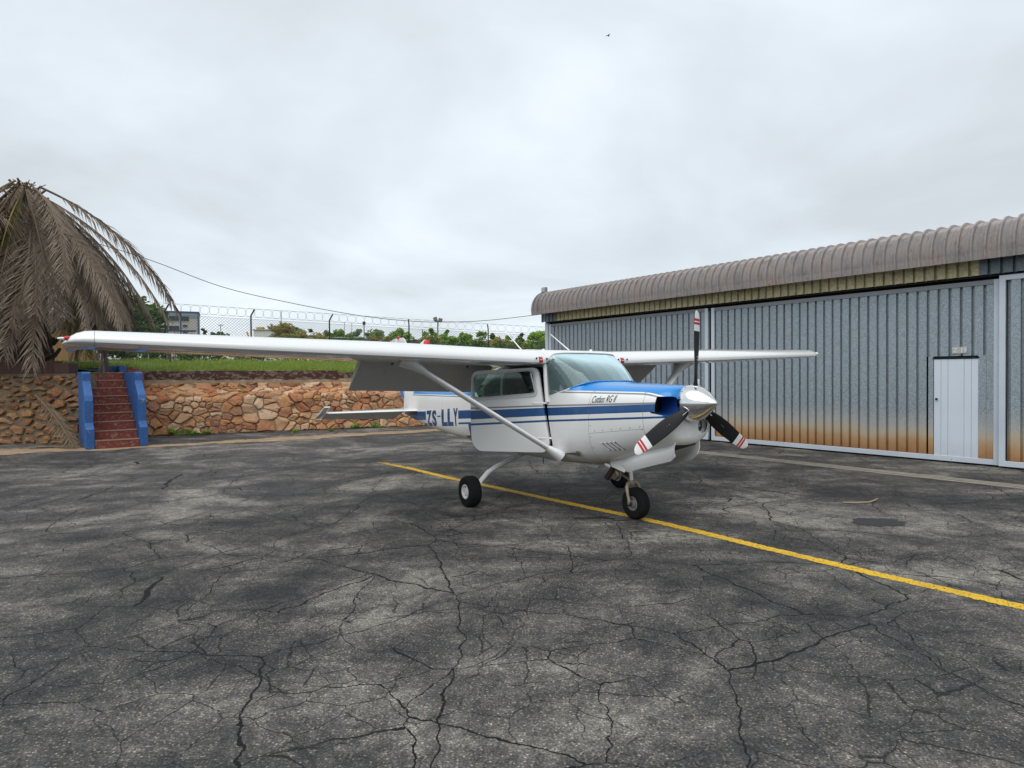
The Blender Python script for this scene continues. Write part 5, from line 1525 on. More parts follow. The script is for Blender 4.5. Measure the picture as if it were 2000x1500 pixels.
# ================================================================== PALM
def frond_mesh(rng, length, elev, droop, leaf, green=0.0):
    """one palm frond starting at the origin and leaving along +x; returns verts, faces, material ids"""
    n = 22; p = Vector((0, 0, 0)); d = Vector((math.cos(elev), rng.uniform(-0.06, 0.06), math.sin(elev))).normalized(); pts = [p.copy()]
    for i in range(n):
        d = (d + Vector((0, rng.uniform(-0.015, 0.015), -droop * (0.6 + 0.9 * i / n) / n))).normalized()
        p = p + d * (length / n); pts.append(p.copy())
    mb = MB()
    mb.tube(pts, [lerp(0.034, 0.006, i / n) for i in range(n + 1)], 5)
    mb.cur = 1
    N_ = 104
    for k in range(N_):
        u = 0.12 + 0.88 * k / N_; f = u * n; i = min(n - 1, int(f)); q = pts[i].lerp(pts[i + 1], f - i)
        dd = (pts[i + 1] - pts[i]).normalized(); side = dd.cross(Vector((0, 0, 1)))
        if side.length < 0.05: side = Vector((0, 1, 0))
        side.normalize(); up = side.cross(dd)
        L_ = leaf * (0.55 + 0.9 * math.sin(math.pi * min(1, u * 0.92 + 0.06))) * rng.uniform(0.75, 1.15)
        for s in (-1, 1):
            if rng.random() < 0.06: continue
            ang = R(rng.uniform(20, 52)); sw = rng.uniform(-0.25, 0.35)
            dv = (dd * math.cos(ang) + side * s * math.sin(ang) + up * sw * 0.35).normalized()
            m1 = q + dv * L_ * 0.55 + Vector((0, 0, -0.10 * L_)); e_ = q + dv * L_ + Vector((rng.uniform(-.02, .02), rng.uniform(-.02, .02), -rng.uniform(0.28, 0.60) * L_))
            w = (dd * 0.8 + up * s * 0.6).normalized() * 0.0150
            mb.add([q - w * 0.6, q + w * 0.6, m1 + w, m1 - w], [(0, 1, 2, 3)])
            mb.add([m1 - w, m1 + w, e_], [(0, 1, 2)])
    return mb
def leaf_mat(name, a, b, sc=3.0):
    t = NT(name)
    c = t.mix(t.noise(sc, 4, 0.7), a, b)
    rn = t.rnd()
    c = t.mix(t.ramp(rn, (0.0, 0.75), (0.45, 0.0)), c, tuple(x * 0.42 for x in a))
    c = t.mix(t.ramp(rn, (0.75, 0.0), (1.0, 0.35)), c, (a[0] * 0.9, a[1] * 1.05, a[2] * 0.55))
    t.p(color=c, rough=0.75, spec=0.25)
    return t.m
M_DEAD = leaf_mat('dead_frond', (0.095, 0.070, 0.052), (0.42, 0.34, 0.265), 15)
M_DEADR = leaf_mat('dead_rachis', (0.10, 0.07, 0.045), (0.22, 0.16, 0.10), 4)
M_GRN = leaf_mat('fading_frond', (0.055, 0.055, 0.018), (0.15, 0.135, 0.05), 5)
M_GRNR = leaf_mat('fading_rachis', (0.16, 0.13, 0.03), (0.25, 0.21, 0.06), 4)
rng = random.Random(21)
PALM = Vector((-12.95, 17.25, 1.88)); PTOP = 4.86
palm = empty('palm_tree', PALM); tag(palm, 'dead palm with a skirt of drooping brown fronds on the terrace', 'palm tree')
# trunk with old leaf bases
t = NT('palm_bark')
c = t.mix(t.noise(6, 5, 0.7), (0.030, 0.021, 0.015), (0.12, 0.085, 0.058)); t.bump(t.noise(12, 5, 0.7), 1.0, 0.05); t.p(color=c, rough=0.95); M_BARK = t.m
rings = []
for k in range(24):
    z = PTOP * k / 23 - 0.25; r0 = interp(z, [-0.3, 0.3, 1.2, 3.0, 4.4], [0.66, 0.58, 0.50, 0.40, 0.34])
    rings.append([(math.cos(a) * r0 * rng.uniform(0.9, 1.08), math.sin(a) * r0 * rng.uniform(0.9, 1.08), z) for a in [2 * math.pi * j / 18 for j in range(18)]])
trunk = MB().loft(rings, caps=True).build('trunk', M_BARK, palm, smooth=50)
stub = MB().prism([(-0.10, 0), (0.10, 0), (0.06, 0.18), (0.02, 0.26), (-0.03, 0.25), (-0.07, 0.16)], (0, 0, 0), (0, 1, 0), (0.55, 0, 0.84), (0.05, 0, -0.02)).mesh('leaf_base', M_BARK)
for row in range(13):
    z = 0.0 + row * 0.33
    for k in range(11):
        a = 2 * math.pi * (k + 0.5 * (row % 2)) / 11 + rng.uniform(-0.08, 0.08)
        r0 = interp(z, [-0.3, 0.3, 1.2, 3.0, 4.4], [0.63, 0.55, 0.47, 0.38, 0.32])
        o = link_mesh('leaf_base', stub, trunk, (math.cos(a) * r0, math.sin(a) * r0, z)); o.rotation_euler = (0, 0, a); o.scale = (rng.uniform(0.8, 1.2),) * 3
big = MB().prism([(-0.12, 0), (0.12, 0), (0.05, 0.42), (0.0, 0.62), (-0.06, 0.40)], (0, 0, 0), (0, 1, 0), (0.92, 0, 0.38), (0.0, 0, -0.07)).mesh('leaf_base', M_BARK)
o = link_mesh('leaf_base', big, trunk, (0.46, -0.22, 0.22)); o.rotation_euler = (0, 0, -0.35)
variants = []
for k in range(9):
    el_ = [-22, -24, -27, -31, -36, -41, -26, -47, -33][k]; dr_ = [1.15, 1.05, 1.1, 1.0, 0.95, 0.85, 1.3, 0.75, 1.15][k]; ln_ = [5.0, 5.2, 5.1, 5.0, 4.8, 4.7, 4.9, 4.5, 4.8][k]
    variants.append(frond_mesh(rng, ln_, R(el_), dr_, 0.47).mesh('frond', [M_DEADR, M_DEAD]))
hang = [frond_mesh(rng, l_, R(e_), d_, 0.44).mesh('frond', [M_DEADR, M_DEAD]) for l_, e_, d_ in ((4.2, -50, 0.9), (4.5, -40, 1.6), (4.0, -60, 0.7), (4.5, -30, 2.2))]
hangG = [frond_mesh(rng, l_, R(e_), d_, 0.42).mesh('frond', [M_GRNR, M_GRN]) for l_, e_, d_ in ((4.3, -30, 3.0), (4.95, -42, 2.0))]
cam_dir = math.atan2(-PALM.y, -PALM.x)
def add_frond(me, az, z, sc=1.0, r0=0.2):
    o = link_mesh('frond', me, palm, (math.cos(az) * r0, math.sin(az) * r0, z)); o.rotation_euler = (rng.uniform(-0.28, 0.28), rng.uniform(0.0, 0.16), az); o.scale = (sc,) * 3
    return o
for k in range(58):
    az = 2 * math.pi * k / 58 * 3 + rng.uniform(-0.12, 0.12)
    add_frond(variants[k % 9], az, PTOP - 0.04 + rng.uniform(-0.30, 0.16), rng.uniform(0.80, 0.97), rng.uniform(-0.62, 0.35))
for k in range(16):
    add_frond(variants[2 + k % 7], -0.75 + 1.4 * k / 15 + rng.uniform(-0.06, 0.06), PTOP - 0.1 + rng.uniform(-0.35, 0.05), rng.uniform(0.82, 0.97), rng.uniform(-0.4, 0.3))
for k in range(30):
    az = 2 * math.pi * k / 30 + rng.uniform(-0.15, 0.15)
    add_frond(hang[k % 4], az, PTOP - 0.3 + rng.uniform(-0.5, 0.2), rng.uniform(0.85, 1.12), 0.25)
add_frond(hangG[0], cam_dir - 0.18, PTOP - 0.25, 0.78, 0.3); add_frond(hangG[1], cam_dir + 0.38, PTOP - 0.45, 0.93, 0.35)
# short bristling leaf bases at the very top
for k in range(60):
    az = rng.uniform(0, 6.28)
    add_frond(variants[rng.randrange(9)], az, PTOP + 0.08 + rng.uniform(-0.25, 0.06), rng.uniform(0.20, 0.40), rng.uniform(-0.5, 0.2))

# fallen frond leaning on the old wall
fr = empty('fallen_frond', (-10.35, 14.9, 0.02)); tag(fr, 'dry fallen palm frond leaning against the old wall beside the stairs', 'palm frond')
me = frond_mesh(random.Random(4), 2.5, R(0), 0.35, 0.26).mesh('dry_frond', [M_DEADR, leaf_mat('straw_frond', (0.14, 0.10, 0.06), (0.34, 0.26, 0.17), 8)])
o = link_mesh('dry_frond', me, fr)
a_, b_ = Vector((-11.63, 15.72, 1.22)), Vector((-9.45, 14.60, 0.06))
dv = (b_ - a_).normalized(); o.rotation_mode = 'QUATERNION'; o.rotation_quaternion = dv.to_track_quat('X', 'Z'); o.location = a_ - fr.location; o.scale = ((b_ - a_).length / 2.5,) * 3
deb = MB(); rr = random.Random(9)
for k in range(70):
    c_ = Vector((rr.gauss(-10.35, 0.42), rr.gauss(15.05, 0.10), rr.uniform(0.01, 0.13))); az = rr.uniform(-0.5, 0.5) + (math.pi if rr.random() < 0.5 else 0); l_ = rr.uniform(0.12, 0.42)
    e_ = c_ + Vector((math.cos(az) * l_, math.sin(az) * l_ * 0.6, rr.uniform(-0.05, 0.05)))
    e_.z = max(0.012, e_.z); s_ = Vector((-math.sin(az), math.cos(az), 0.3)) * 0.010
    deb.add([c_ - s_, c_ + s_, e_], [(0, 1, 2)])
tag(deb.build('leaf_litter', leaf_mat('litter', (0.05, 0.038, 0.026), (0.22, 0.17, 0.11), 9)), 'dry leaf litter at the foot of the old wall', kind='stuff')
st_ = MB().tube([(-11.0, 14.95, 0.03), (-10.6, 14.88, 0.05), (-10.15, 14.83, 0.035)], 0.02, 6).build('dry_stalk', M_DEADR, smooth=60)
tag(st_, 'pale dry palm stalk lying at the foot of the old wall', 'stalk')

# ================================================================== FOLIAGE
def foliage(rng, clumps, per, size, flat=0.5):
    """leaf quads spread through clumps [(centre, radius)]"""
    V_, F_ = [], []
    for c_, r_ in clumps:
        for _ in range(per):
            d = Vector((rng.gauss(0, 1), rng.gauss(0, 1), rng.gauss(0, 1))).normalized() * r_ * (rng.random() ** 0.45)
            d.z *= 0.85; p = Vector(c_) + d
            a = Vector((rng.gauss(0, 1), rng.gauss(0, 1), rng.gauss(0, flat))).normalized(); b = a.cross(Vector((rng.gauss(0, 1), rng.gauss(0, 1), rng.gauss(0, 1)))).normalized()
            s = size * rng.uniform(0.6, 1.3); i = len(V_)
            V_ += [tuple(p - a * s), tuple(p + b * s * 0.45), tuple(p + a * s), tuple(p - b * s * 0.45)]; F_.append((i, i + 1, i + 2, i + 3))
    return V_, F_
def green(name, a, b, sc=1.2):
    t = NT(name)
    g = t.n('ShaderNodeNewGeometry').outputs['Position']
    c = t.mix(t.noise(sc, 3, 0.6, vec=g), tuple(x * y for x, y in zip(a, (1.25, 1.05, 1.1))), tuple(x * y for x, y in zip(b, (1.25, 1.05, 1.1))))
    c = t.mix(t.ramp(t.noise(9, 3, 0.6, vec=g), (0.45, 0.0), (0.7, 0.6)), c, tuple(x * 1.6 for x in b))
    t.p(color=c, rough=0.6, spec=0.3)
    tl = t.n('ShaderNodeBsdfTranslucent'); t.set(tl.inputs[0], c)
    mx = t.n('ShaderNodeMixShader'); mx.inputs[0].default_value = 0.3
    out = [n for n in t.t.nodes if n.type == 'OUTPUT_MATERIAL'][0]
    t.t.links.new(t.b.outputs[0], mx.inputs[1]); t.t.links.new(tl.outputs[0], mx.inputs[2]); t.t.links.new(mx.outputs[0], out.inputs[0])
    return t.m
G_DARK = green('dark_leaves', (0.040, 0.084, 0.026), (0.099, 0.186, 0.048))
G_MID = green('green_leaves', (0.095, 0.193, 0.033), (0.232, 0.411, 0.076))
G_OLIVE = green('olive_leaves', (0.164, 0.169, 0.050), (0.369, 0.356, 0.110))
G_BRIGHT = green('bright_leaves', (0.150, 0.274, 0.041), (0.343, 0.561, 0.095))
G_FAR = green('far_leaves', (0.110, 0.193, 0.081), (0.232, 0.343, 0.138))
M_WOOD = simple('tree_bark', (0.085, 0.062, 0.045), 0.9, var=0.35)
F_PX = 1257.64
def at_px(px, py, d):
    """point in space seen at a photo pixel, d metres ahead of the camera"""
    v = Vector(((px - 1000) / F_PX, -(py - 750) / F_PX, -1.0)) * d
    q = cam.matrix_world @ v
    return q
def tree(name, label, cat, px, top, width, d, mat, rng, n=16, per=90, leaf=0.2, ground=2.35, group=None, dense=1.0, trunk=True, hgt=None):
    """a tree whose crown spans width px and reaches the given pixel row, standing d metres away"""
    width *= 1.15; tp = at_px(px, top, d); w = width * d / F_PX; base = Vector((tp.x, tp.y, ground)); H_ = tp.z - ground
    ch = hgt * d / F_PX if hgt else min(H_ * 0.98, max(w * 0.95, H_ * 0.62))
    root = empty(name, base); tag(root, label, cat, group)
    cl = []
    for k in range(int(n * 1.7)):
        a = rng.uniform(0, 6.28); rr_ = math.sqrt(rng.random()) * 0.40 * w; zz = rng.uniform(0.18, 0.84)
        fall = math.sqrt(max(0.05, 1 - ((zz - 0.45) / 0.62) ** 2))
        rc = rng.uniform(0.09, 0.19) * min(w, ch * 1.3)
        cl.append(((math.cos(a) * rr_ * fall, math.sin(a) * rr_ * fall, H_ - ch + ch * zz), rc))
    cl.append(((0, 0, H_ - 0.13 * ch), 0.13 * min(w, ch * 1.3)))
    V_, F_ = foliage(rng, cl, int(per * dense * 0.8), leaf)
    link_mesh('crown', raw_mesh('crown', V_, F_, mat), root)
    if trunk:
        mb = MB(); zc = H_ - ch * 0.55
        mb.tube([(0, 0, -0.3), (0.03 * w, 0, zc * 0.5), (0, 0.02 * w, max(zc, 0.4)), (0, 0, H_ - 0.25 * ch)], [0.035 * w + 0.03, 0.028 * w + 0.02, 0.02 * w + 0.02, 0.012], 7)
        for c_, r_ in cl[:7]:
            mb.tube([(0, 0, max(0.1, zc * 0.8)), Vector(c_) * 0.6 + Vector((0, 0, zc * 0.35)), c_], [0.014 * w + 0.015, 0.010 * w + 0.01, 0.006], 5)
        mb.build('trunk', M_WOOD, root)
    return root
rng = random.Random(33)
tree('broad_tree', 'large dark green tree behind the wooden hut', 'tree', 238, 566, 140, 34, G_DARK, rng, n=34, per=210, leaf=0.16, group=None)
TR = [  # px, top, width, depth, material, name, label
    (553, 630, 62, 46, G_OLIVE, 'olive_bush', 'feathery olive bush beyond the fence beside the pale rubble heap', 'bush', 14, 130, 0.11),
    (592, 645, 45, 52, G_OLIVE, 'olive_bush', 'round olive bush just left of the second fence post from the palm', 'bush', 12, 120, 0.12),
    (622, 651, 70, 50, G_OLIVE, 'olive_bush', 'low spreading olive bush behind the second fence post from the palm', 'bush', 12, 120, 0.11),
    (577, 636, 42, 95, G_FAR, 'far_tree', 'green tree peeping up behind the round olive bush', 'tree', 12, 90, 0.28),
    (607, 639, 30, 100, G_DARK, 'far_tree', 'dark ragged tree on the skyline left of the second fence post', 'tree', 10, 80, 0.26),
    (637, 643, 38, 105, G_FAR, 'far_tree', 'pale green tree directly behind the second fence post', 'tree', 10, 80, 0.28),
    (666, 640, 32, 105, G_MID, 'far_tree', 'compact round green tree right of the second fence post above the long roof', 'tree', 12, 90, 0.28),
    (700, 641, 48, 110, G_FAR, 'far_tree', 'broad green tree over the middle of the long grey roof', 'tree', 14, 90, 0.30),
    (735, 641, 44, 110, G_FAR, 'far_tree', 'green tree over the right end of the long grey roof', 'tree', 14, 90, 0.30),
    (729, 653, 36, 55, G_OLIVE, 'olive_bush', 'olive bush left of the airplane fin tip', 'bush', 12, 120, 0.12),
    (760, 655, 40, 55, G_OLIVE, 'olive_bush', 'yellow green bush touching the airplane fin tip', 'bush', 12, 120, 0.12),
    (781, 640, 50, 90, G_MID, 'far_tree', 'spreading green tree just left of the third fence post', 'tree', 16, 100, 0.26),
    (841, 655, 56, 47, G_OLIVE, 'olive_bush', 'smooth domed olive bush below the tall floodlight pole', 'bush', 14, 160, 0.10),
    (842, 637, 32, 70, G_MID, 'far_tree', 'upright light green tree left of the tall floodlight pole', 'tree', 12, 90, 0.18),
    (874, 640, 24, 70, G_MID, 'far_tree', 'slim leggy tree right of the tall floodlight pole', 'tree', 8, 70, 0.18),
    (866, 651, 70, 60, G_MID, 'leafy_bush', 'wide leafy green bush behind the floodlight pole', 'bush', 18, 140, 0.16),
    (903, 649, 44, 60, G_MID, 'leafy_bush', 'round leafy green bush above the red dome on the wing', 'bush', 14, 140, 0.15),
    (938, 643, 28, 80, G_MID, 'far_tree', 'sparse small tree left of the fourth fence post', 'tree', 9, 60, 0.18),
    (962, 648, 26, 80, G_DARK, 'far_tree', 'dark small tree right of the fourth fence post', 'tree', 8, 70, 0.18),
    (972, 658, 60, 42, G_OLIVE, 'olive_bush', 'olive bush around the foot of the fourth fence post', 'bush', 14, 140, 0.10),
    (992, 653, 34, 60, G_MID, 'leafy_bush', 'green bush behind the whip aerial', 'bush', 12, 110, 0.15),
    (1012, 664, 62, 40, G_OLIVE, 'olive_bush', 'wide dull green bush above the right root of the near wing', 'bush', 16, 150, 0.09),
    (1019, 648, 24, 75, G_DARK, 'far_tree', 'dark pointed tree left of the hangar corner', 'tree', 10, 90, 0.18),
    (1053, 646, 56, 38, G_BRIGHT, 'leafy_bush', 'bright green bush against the hangar corner', 'bush', 18, 170, 0.10),
    (396, 636, 18, 120, G_DARK, 'far_tree', 'small dark tree right of the grey far building', 'tree', 10, 80, 0.25),
    (430, 645, 40, 150, G_DARK, 'far_tree', 'low dark clump of a tree between the far building and rubble heap', 'tree', 10, 80, 0.35),
    (514, 640, 16, 120, G_FAR, 'far_tree', 'tiny green tree over the pale rubble heap', 'tree', 8, 60, 0.25)]
for px, top, w, d, mt, nm, lb, cat, n, per, lf in TR:
    tree(nm, lb, cat, px, top, w, d, mt, rng, n=n, per=per, leaf=lf, trunk=(cat == 'tree'), hgt=None if cat == 'tree' else max(44, w * 0.75))
# hedge along the foot of the fence
V_, F_ = [], []
cl = []
for k in range(260):
    u = rng.uniform(-0.02, 1.15); x = lerp(-22.0, 2.0, u); y = lerp(26.0, 33.6, u) + rng.uniform(0.3, 1.7)
    if 185 < 1000 + 1258 * x / y < 262: continue
    cl.append(((x, y, 2.35 + rng.uniform(0.05, 1.0)), rng.uniform(0.28, 0.5)))
V_, F_ = foliage(rng, cl, 95, 0.085)
tag(link_mesh('hedge', raw_mesh('hedge', V_, F_, G_DARK)), 'dark tangled undergrowth along the foot of the fence', kind='stuff')
# grass on the terrace edge
M_GRASS = green('grass_blades', (0.095, 0.160, 0.022), (0.24, 0.35, 0.060), 2.0)
V_, F_ = [], []
def blade(p, h):
    a = rng.uniform(0, 6.28); w = Vector((math.cos(a), math.sin(a), 0)) * rng.uniform(0.006, 0.012) * (1.4 if h > .2 else 1); t_ = Vector((rng.gauss(0, 0.35), rng.gauss(0, 0.35), 1)).normalized() * h
    i = len(V_); V_.extend([tuple(p - w), tuple(p + w), tuple(p + t_)]); F_.append((i, i + 1, i + 2))
for k in range(42000):
    u = rng.uniform(-2.2, 13); b = 1.12 + 7.5 * rng.random() ** 1.7
    q = W_A + W_D * u - W_N * b
    if u < 0.4 and b < 1.5: continue
    z = 1.76 + interp(b - 1.05, offs, hts)
    blade(Vector((q.x, q.y, z - 0.02)), rng.uniform(0.08, 0.22) * (1.25 if mnoise.noise(Vector((q.x, q.y, 0))) > 0.1 else 0.8))
for k in range(9000):
    x = rng.uniform(-18, -11.3); y = 16.68 + 3.5 * rng.random() ** 1.5
    blade(Vector((x, y, 1.9)), rng.uniform(0.10, 0.24))
_t = M_GRASS.node_tree
tag(link_mesh('grass', raw_mesh('grass', V_, F_, M_GRASS)), 'bright green grass growing along the top of the wall', kind='stuff')
# weeds at the foot of the wall and in its joints
def weed(u, back, z, r_, label):
    p = W_A + W_D * u - W_N * back
    Vw, Fw = foliage(rng, [((rng.uniform(-r_, r_), rng.uniform(-r_ * .4, r_ * .4), rng.uniform(0.3, 1.0) * r_), r_ * 0.55) for _ in range(7)], 34, 0.035)
    o = link_mesh('weed', raw_mesh('weed', Vw, Fw, G_MID), None, (p.x, p.y, z)); tag(o, label, 'weed', None)
weed(0.75, -0.12, 0, 0.16, 'leafy weed nearest the stairs at the foot of the pale stone wall')
weed(1.15, -0.10, 0, 0.13, 'weed second from the stairs at the foot of the pale stone wall')
weed(1.55, -0.08, 0, 0.10, 'small weed third from the stairs at the foot of the pale stone wall')
weed(2.45, 0.45, 1.13, 0.09, 'weed tuft growing out of the top slope of the stone wall')
weed(3.9, -0.75, 0, 0.07, 'small grass tuft on the sand in front of the wall')
weed(4.9, -0.72, 0, 0.05, 'tiny grass tuft on the sand near the tailplane tip')
weed(5.7, -0.10, 0, 0.13, 'weed at the wall foot just below the left tailplane')
weed(6.4, -0.12, 0, 0.15, 'dense weed at the wall foot beside the aircraft tail cone')
# ================================================================== FENCE
M_POST = simple('fence_post_paint', (0.018, 0.016, 0.016), 0.6)
M_WIRE = simple('galvanised_wire', (0.10, 0.105, 0.115), 0.5, metal=0.4)
FP = [Vector((-22.6, 21.9, 4.85)), Vector((-19.5, 23.2, 4.75)), Vector((-16.55, 24.45, 4.67)), Vector((-13.65, 25.7, 4.57)), Vector((-10.76, 27.0, 4.47)), Vector((-7.85, 28.3, 4.37)), Vector((-4.75, 29.7, 4.25)), Vector((-1.17, 31.2, 4.13)), Vector((2.4, 32.7, 4.02))]
fence = empty('security_fence', (FP[4].x, FP[4].y, 2.3)); tag(fence, 'dark post and chain link security fence topped with razor coils', 'fence')
fl_o = fence.location
fdir = (FP[5] - FP[4]); fdir.z = 0; fdir.normalize(); fout = Vector((-fdir.y, fdir.x, 0))
for i, q in enumerate(FP):
    k = q + Vector((0, 0, -0.27)) - fl_o; b = Vector((q.x, q.y, 2.2)) - fl_o
    lean = (fdir * 0.16 if i < 6 else fdir * (-0.02 if i == 6 else -0.04))
    base = k - lean * 0.9
    mb = MB(); mb.tube([(base.x, base.y, b.z), tuple(base), tuple(q - fl_o)], 0.032, 6); mb.build('post', M_POST, fence)
def fpt(s):
    n = len(FP) - 1; f = s * n; i = min(n - 1, int(f)); return FP[i].lerp(FP[i + 1], f - i)
FL = sum((FP[i + 1] - FP[i]).length for i in range(len(FP) - 1))
V_, F_ = [], []
def wire(a, b, r):
    d = (b - a); s = d.cross(Vector((0.3, -0.8, 0.2))).normalized() * r; u = d.cross(s).normalized() * r
    i = len(V_)
    for p in (a, b): V_.extend([tuple(p + s), tuple(p - s * 0.5 + u * 0.87), tuple(p - s * 0.5 - u * 0.87)])
    for k in range(3): F_.append((i + k, i + (k + 1) % 3, i + 3 + (k + 1) % 3, i + 3 + k))
P_ = 0.135; NW = int(FL / P_)
for k in range(-16, NW + 1):
    for s in (1, -1):
        u0 = (k if s > 0 else k + 16) * P_ / FL; u1 = (k + 16 if s > 0 else k) * P_ / FL
        ua, ub = max(0, min(1, u0)), max(0, min(1, u1))
        if ua == ub: continue
        H_ = 1.85
        za, zb_ = ((ua - u0) / (u1 - u0)) * H_, ((ub - u0) / (u1 - u0)) * H_
        A, B = fpt(ua), fpt(ub); n_ = 4
        Pa = Vector((A.x, A.y, A.z - 0.42 - H_ + za)) - fl_o; Pb = Vector((B.x, B.y, B.z - 0.42 - H_ + zb_)) - fl_o
        off = -fdir * 0.12
        wire(Pa + off, Pb + off, 0.0058)
o = link_mesh('chain_link', raw_mesh('chain_link', V_, F_, M_WIRE), fence); o['kind'] = 'stuff'
for dz in (0.02, -0.335, -0.42):
    MB().tube([fpt(k / 40) + Vector((0, 0, dz)) - fl_o for k in range(41)], 0.0048, 4).build('line_wire', M_WIRE, fence)
ringm = MB().tube([(math.cos(2 * math.pi * k / 18) * 0.19, 0.02 * math.sin(4 * math.pi * k / 18), math.sin(2 * math.pi * k / 18) * 0.168) for k in range(19)], 0.0042, 4, caps=False).mesh('razor_coil', M_WIRE)
NR = int(FL / 0.365)
for k in range(NR):
    q = fpt((k + 0.5) / NR) - fl_o
    o = link_mesh('razor_coil', ringm, fence, (q.x, q.y, q.z - 0.16)); o.rotation_euler = (0, 0, math.atan2(fdir.y, fdir.x))

# ================================================================== HUT, CAR AND SMALL POSTS
t = NT('hut_planks'); c = t.mix(t.noise(4, 5, 0.7, vec=t.scale((3, 3, 0.4))), (0.24, 0.125, 0.045), (0.58, 0.36, 0.16)); c = t.mix(t.math('MULTIPLY', t.rnd(), 0.6), c, (0.20, 0.14, 0.09)); t.p(color=c, rough=0.85); M_PLANK = t.m
t = NT('hut_planks_grey'); c = t.mix(t.noise(4, 5, 0.7, vec=t.scale((3, 3, 0.4))), (0.14, 0.13, 0.12), (0.34, 0.32, 0.30)); t.p(color=c, rough=0.85); M_PLANKG = t.m
t = NT('tin_roof'); c = t.mix(t.noise(3, 5, 0.7), (0.34, 0.37, 0.40), (0.55, 0.58, 0.61)); c = t.mix(t.ramp(t.noise(7, 5, 0.7), (0.6, 0.0), (0.7, 0.7)), c, (0.28, 0.20, 0.14)); t.p(color=c, rough=0.5, metal=0.3); M_TIN = t.m
hut = empty('wooden_hut', (-16.48, 20.63, 1.95), R(31)); tag(hut, 'small plank hut with a pale tin roof behind the palm', 'hut')
rr = random.Random(8)
for k in range(34):       # front wall boards
    x = -2.6 + k * 0.155
    MB().box(x, x + 0.15, -0.02 + rr.uniform(-.008, .008), 0.012, -0.2, 1.72).build('plank', M_PLANKG if x < -0.2 else M_PLANK, hut)
for k in range(14):
    y = 0.03 + k * 0.16
    MB().box(2.66, 2.69 + rr.uniform(-.006, .006), y, y + 0.155, -0.2, 1.72).build('plank', M_PLANK, hut)
MB().box(-2.6, 2.655, 0.02, 2.3, -0.2, 1.70).build('wall_core', M_DARK, hut)
for k in range(9):
    x0 = -3.0 + k * 0.69
    MB().add([(x0, -0.45, 1.66), (x0 + 0.68, -0.45, 1.66), (x0 + 0.68, 1.3, 2.42), (x0, 1.3, 2.42), (x0, -0.45, 1.685), (x0 + 0.68, -0.45, 1.685), (x0 + 0.68, 1.3, 2.445), (x0, 1.3, 2.445)], [(0, 1, 2, 3), (7, 6, 5, 4), (0, 4, 5, 1), (1, 5, 6, 2), (2, 6, 7, 3), (3, 7, 4, 0)]).build('roof_sheet', M_TIN, hut)
MB().add([(-3.0, 1.31, 2.42), (3.2, 1.31, 2.42), (3.2, 3.0, 1.66), (-3.0, 3.0, 1.66)], [(0, 1, 2, 3)]).build('roof_sheet', M_TIN, hut)
MB().tube([(2.30, -0.25, 1.0), (3.17, -1.1, 0.0)], 0.05, 8).build('timber_prop', simple('grey_timber', (0.30, 0.28, 0.25), 0.8), hut, smooth=60)
# parked car seen from behind, beyond the fence
car_p = at_px(221, 694, 41.0); car = empty('parked_car', (car_p.x, car_p.y, 2.15), R(26)); tag(car, 'white hatchback parked beyond the fence beside the hut', 'car')
M_CARW = simple('car_white', (0.70, 0.71, 0.72), 0.25, var=0.04); M_CARG = simple('car_glass', (0.02, 0.03, 0.03), 0.08)
def loft_y(prof, hw, name, mat, par, top_in=0.0):
    MB().loft([[(s * hw * (1 - top_in * (1 if z > 0.95 else 0)), y, z) for y, z in prof] for s in (-1, -0.9, 0.9, 1)], caps=True).build(name, mat, par, smooth=35, bevel=0.03)
loft_y([(0, 0.32), (0, 0.92), (0.25, 1.0), (2.6, 0.98), (3.8, 0.86), (4.0, 0.6), (4.0, 0.3)], 0.84, 'body', M_CARW, car)
loft_y([(0.12, 0.95), (0.45, 1.40), (0.7, 1.47), (1.9, 1.46), (2.8, 0.95)], 0.70, 'cabin', M_CARW, car)
MB().add([(-0.6, 0.14, 1.0), (0.6, 0.14, 1.0), (0.52, 0.42, 1.37), (-0.52, 0.42, 1.37)], [(0, 1, 2, 3)]).build('rear_window', M_CARG, car)
for s in (-1, 1):
    MB().add([(s * 0.705, 0.55, 1.0), (s * 0.705, 2.4, 1.0), (s * 0.705, 1.85, 1.38), (s * 0.705, 0.7, 1.38)], [(0, 1, 2, 3)]).build('side_window', M_CARG, car)
    MB().box(s * 0.78 - 0.07, s * 0.78 + 0.07, -0.015, 0.03, 0.72, 0.95).build('tail_light', M_REDP, car, bevel=0.01)
    for y in (0.75, 3.2):
        wq = MB().lathe([(0.18, -0.09), (0.30, -0.09), (0.31, 0), (0.30, 0.09), (0.18, 0.09)], (s * 0.76, y, 0.31), (1, 0, 0), 20).build('wheel', M_TYRE, car, smooth=40)
        MB().lathe([(0.17, -0.1), (0.17, 0.1)], (s * 0.76, y, 0.31), (1, 0, 0), 16).build('rim', M_RIM, wq)
MB().box(-0.5, 0.5, -0.03, 0.02, 0.42, 0.56).build('bumper', M_CARW, car, bevel=0.02)
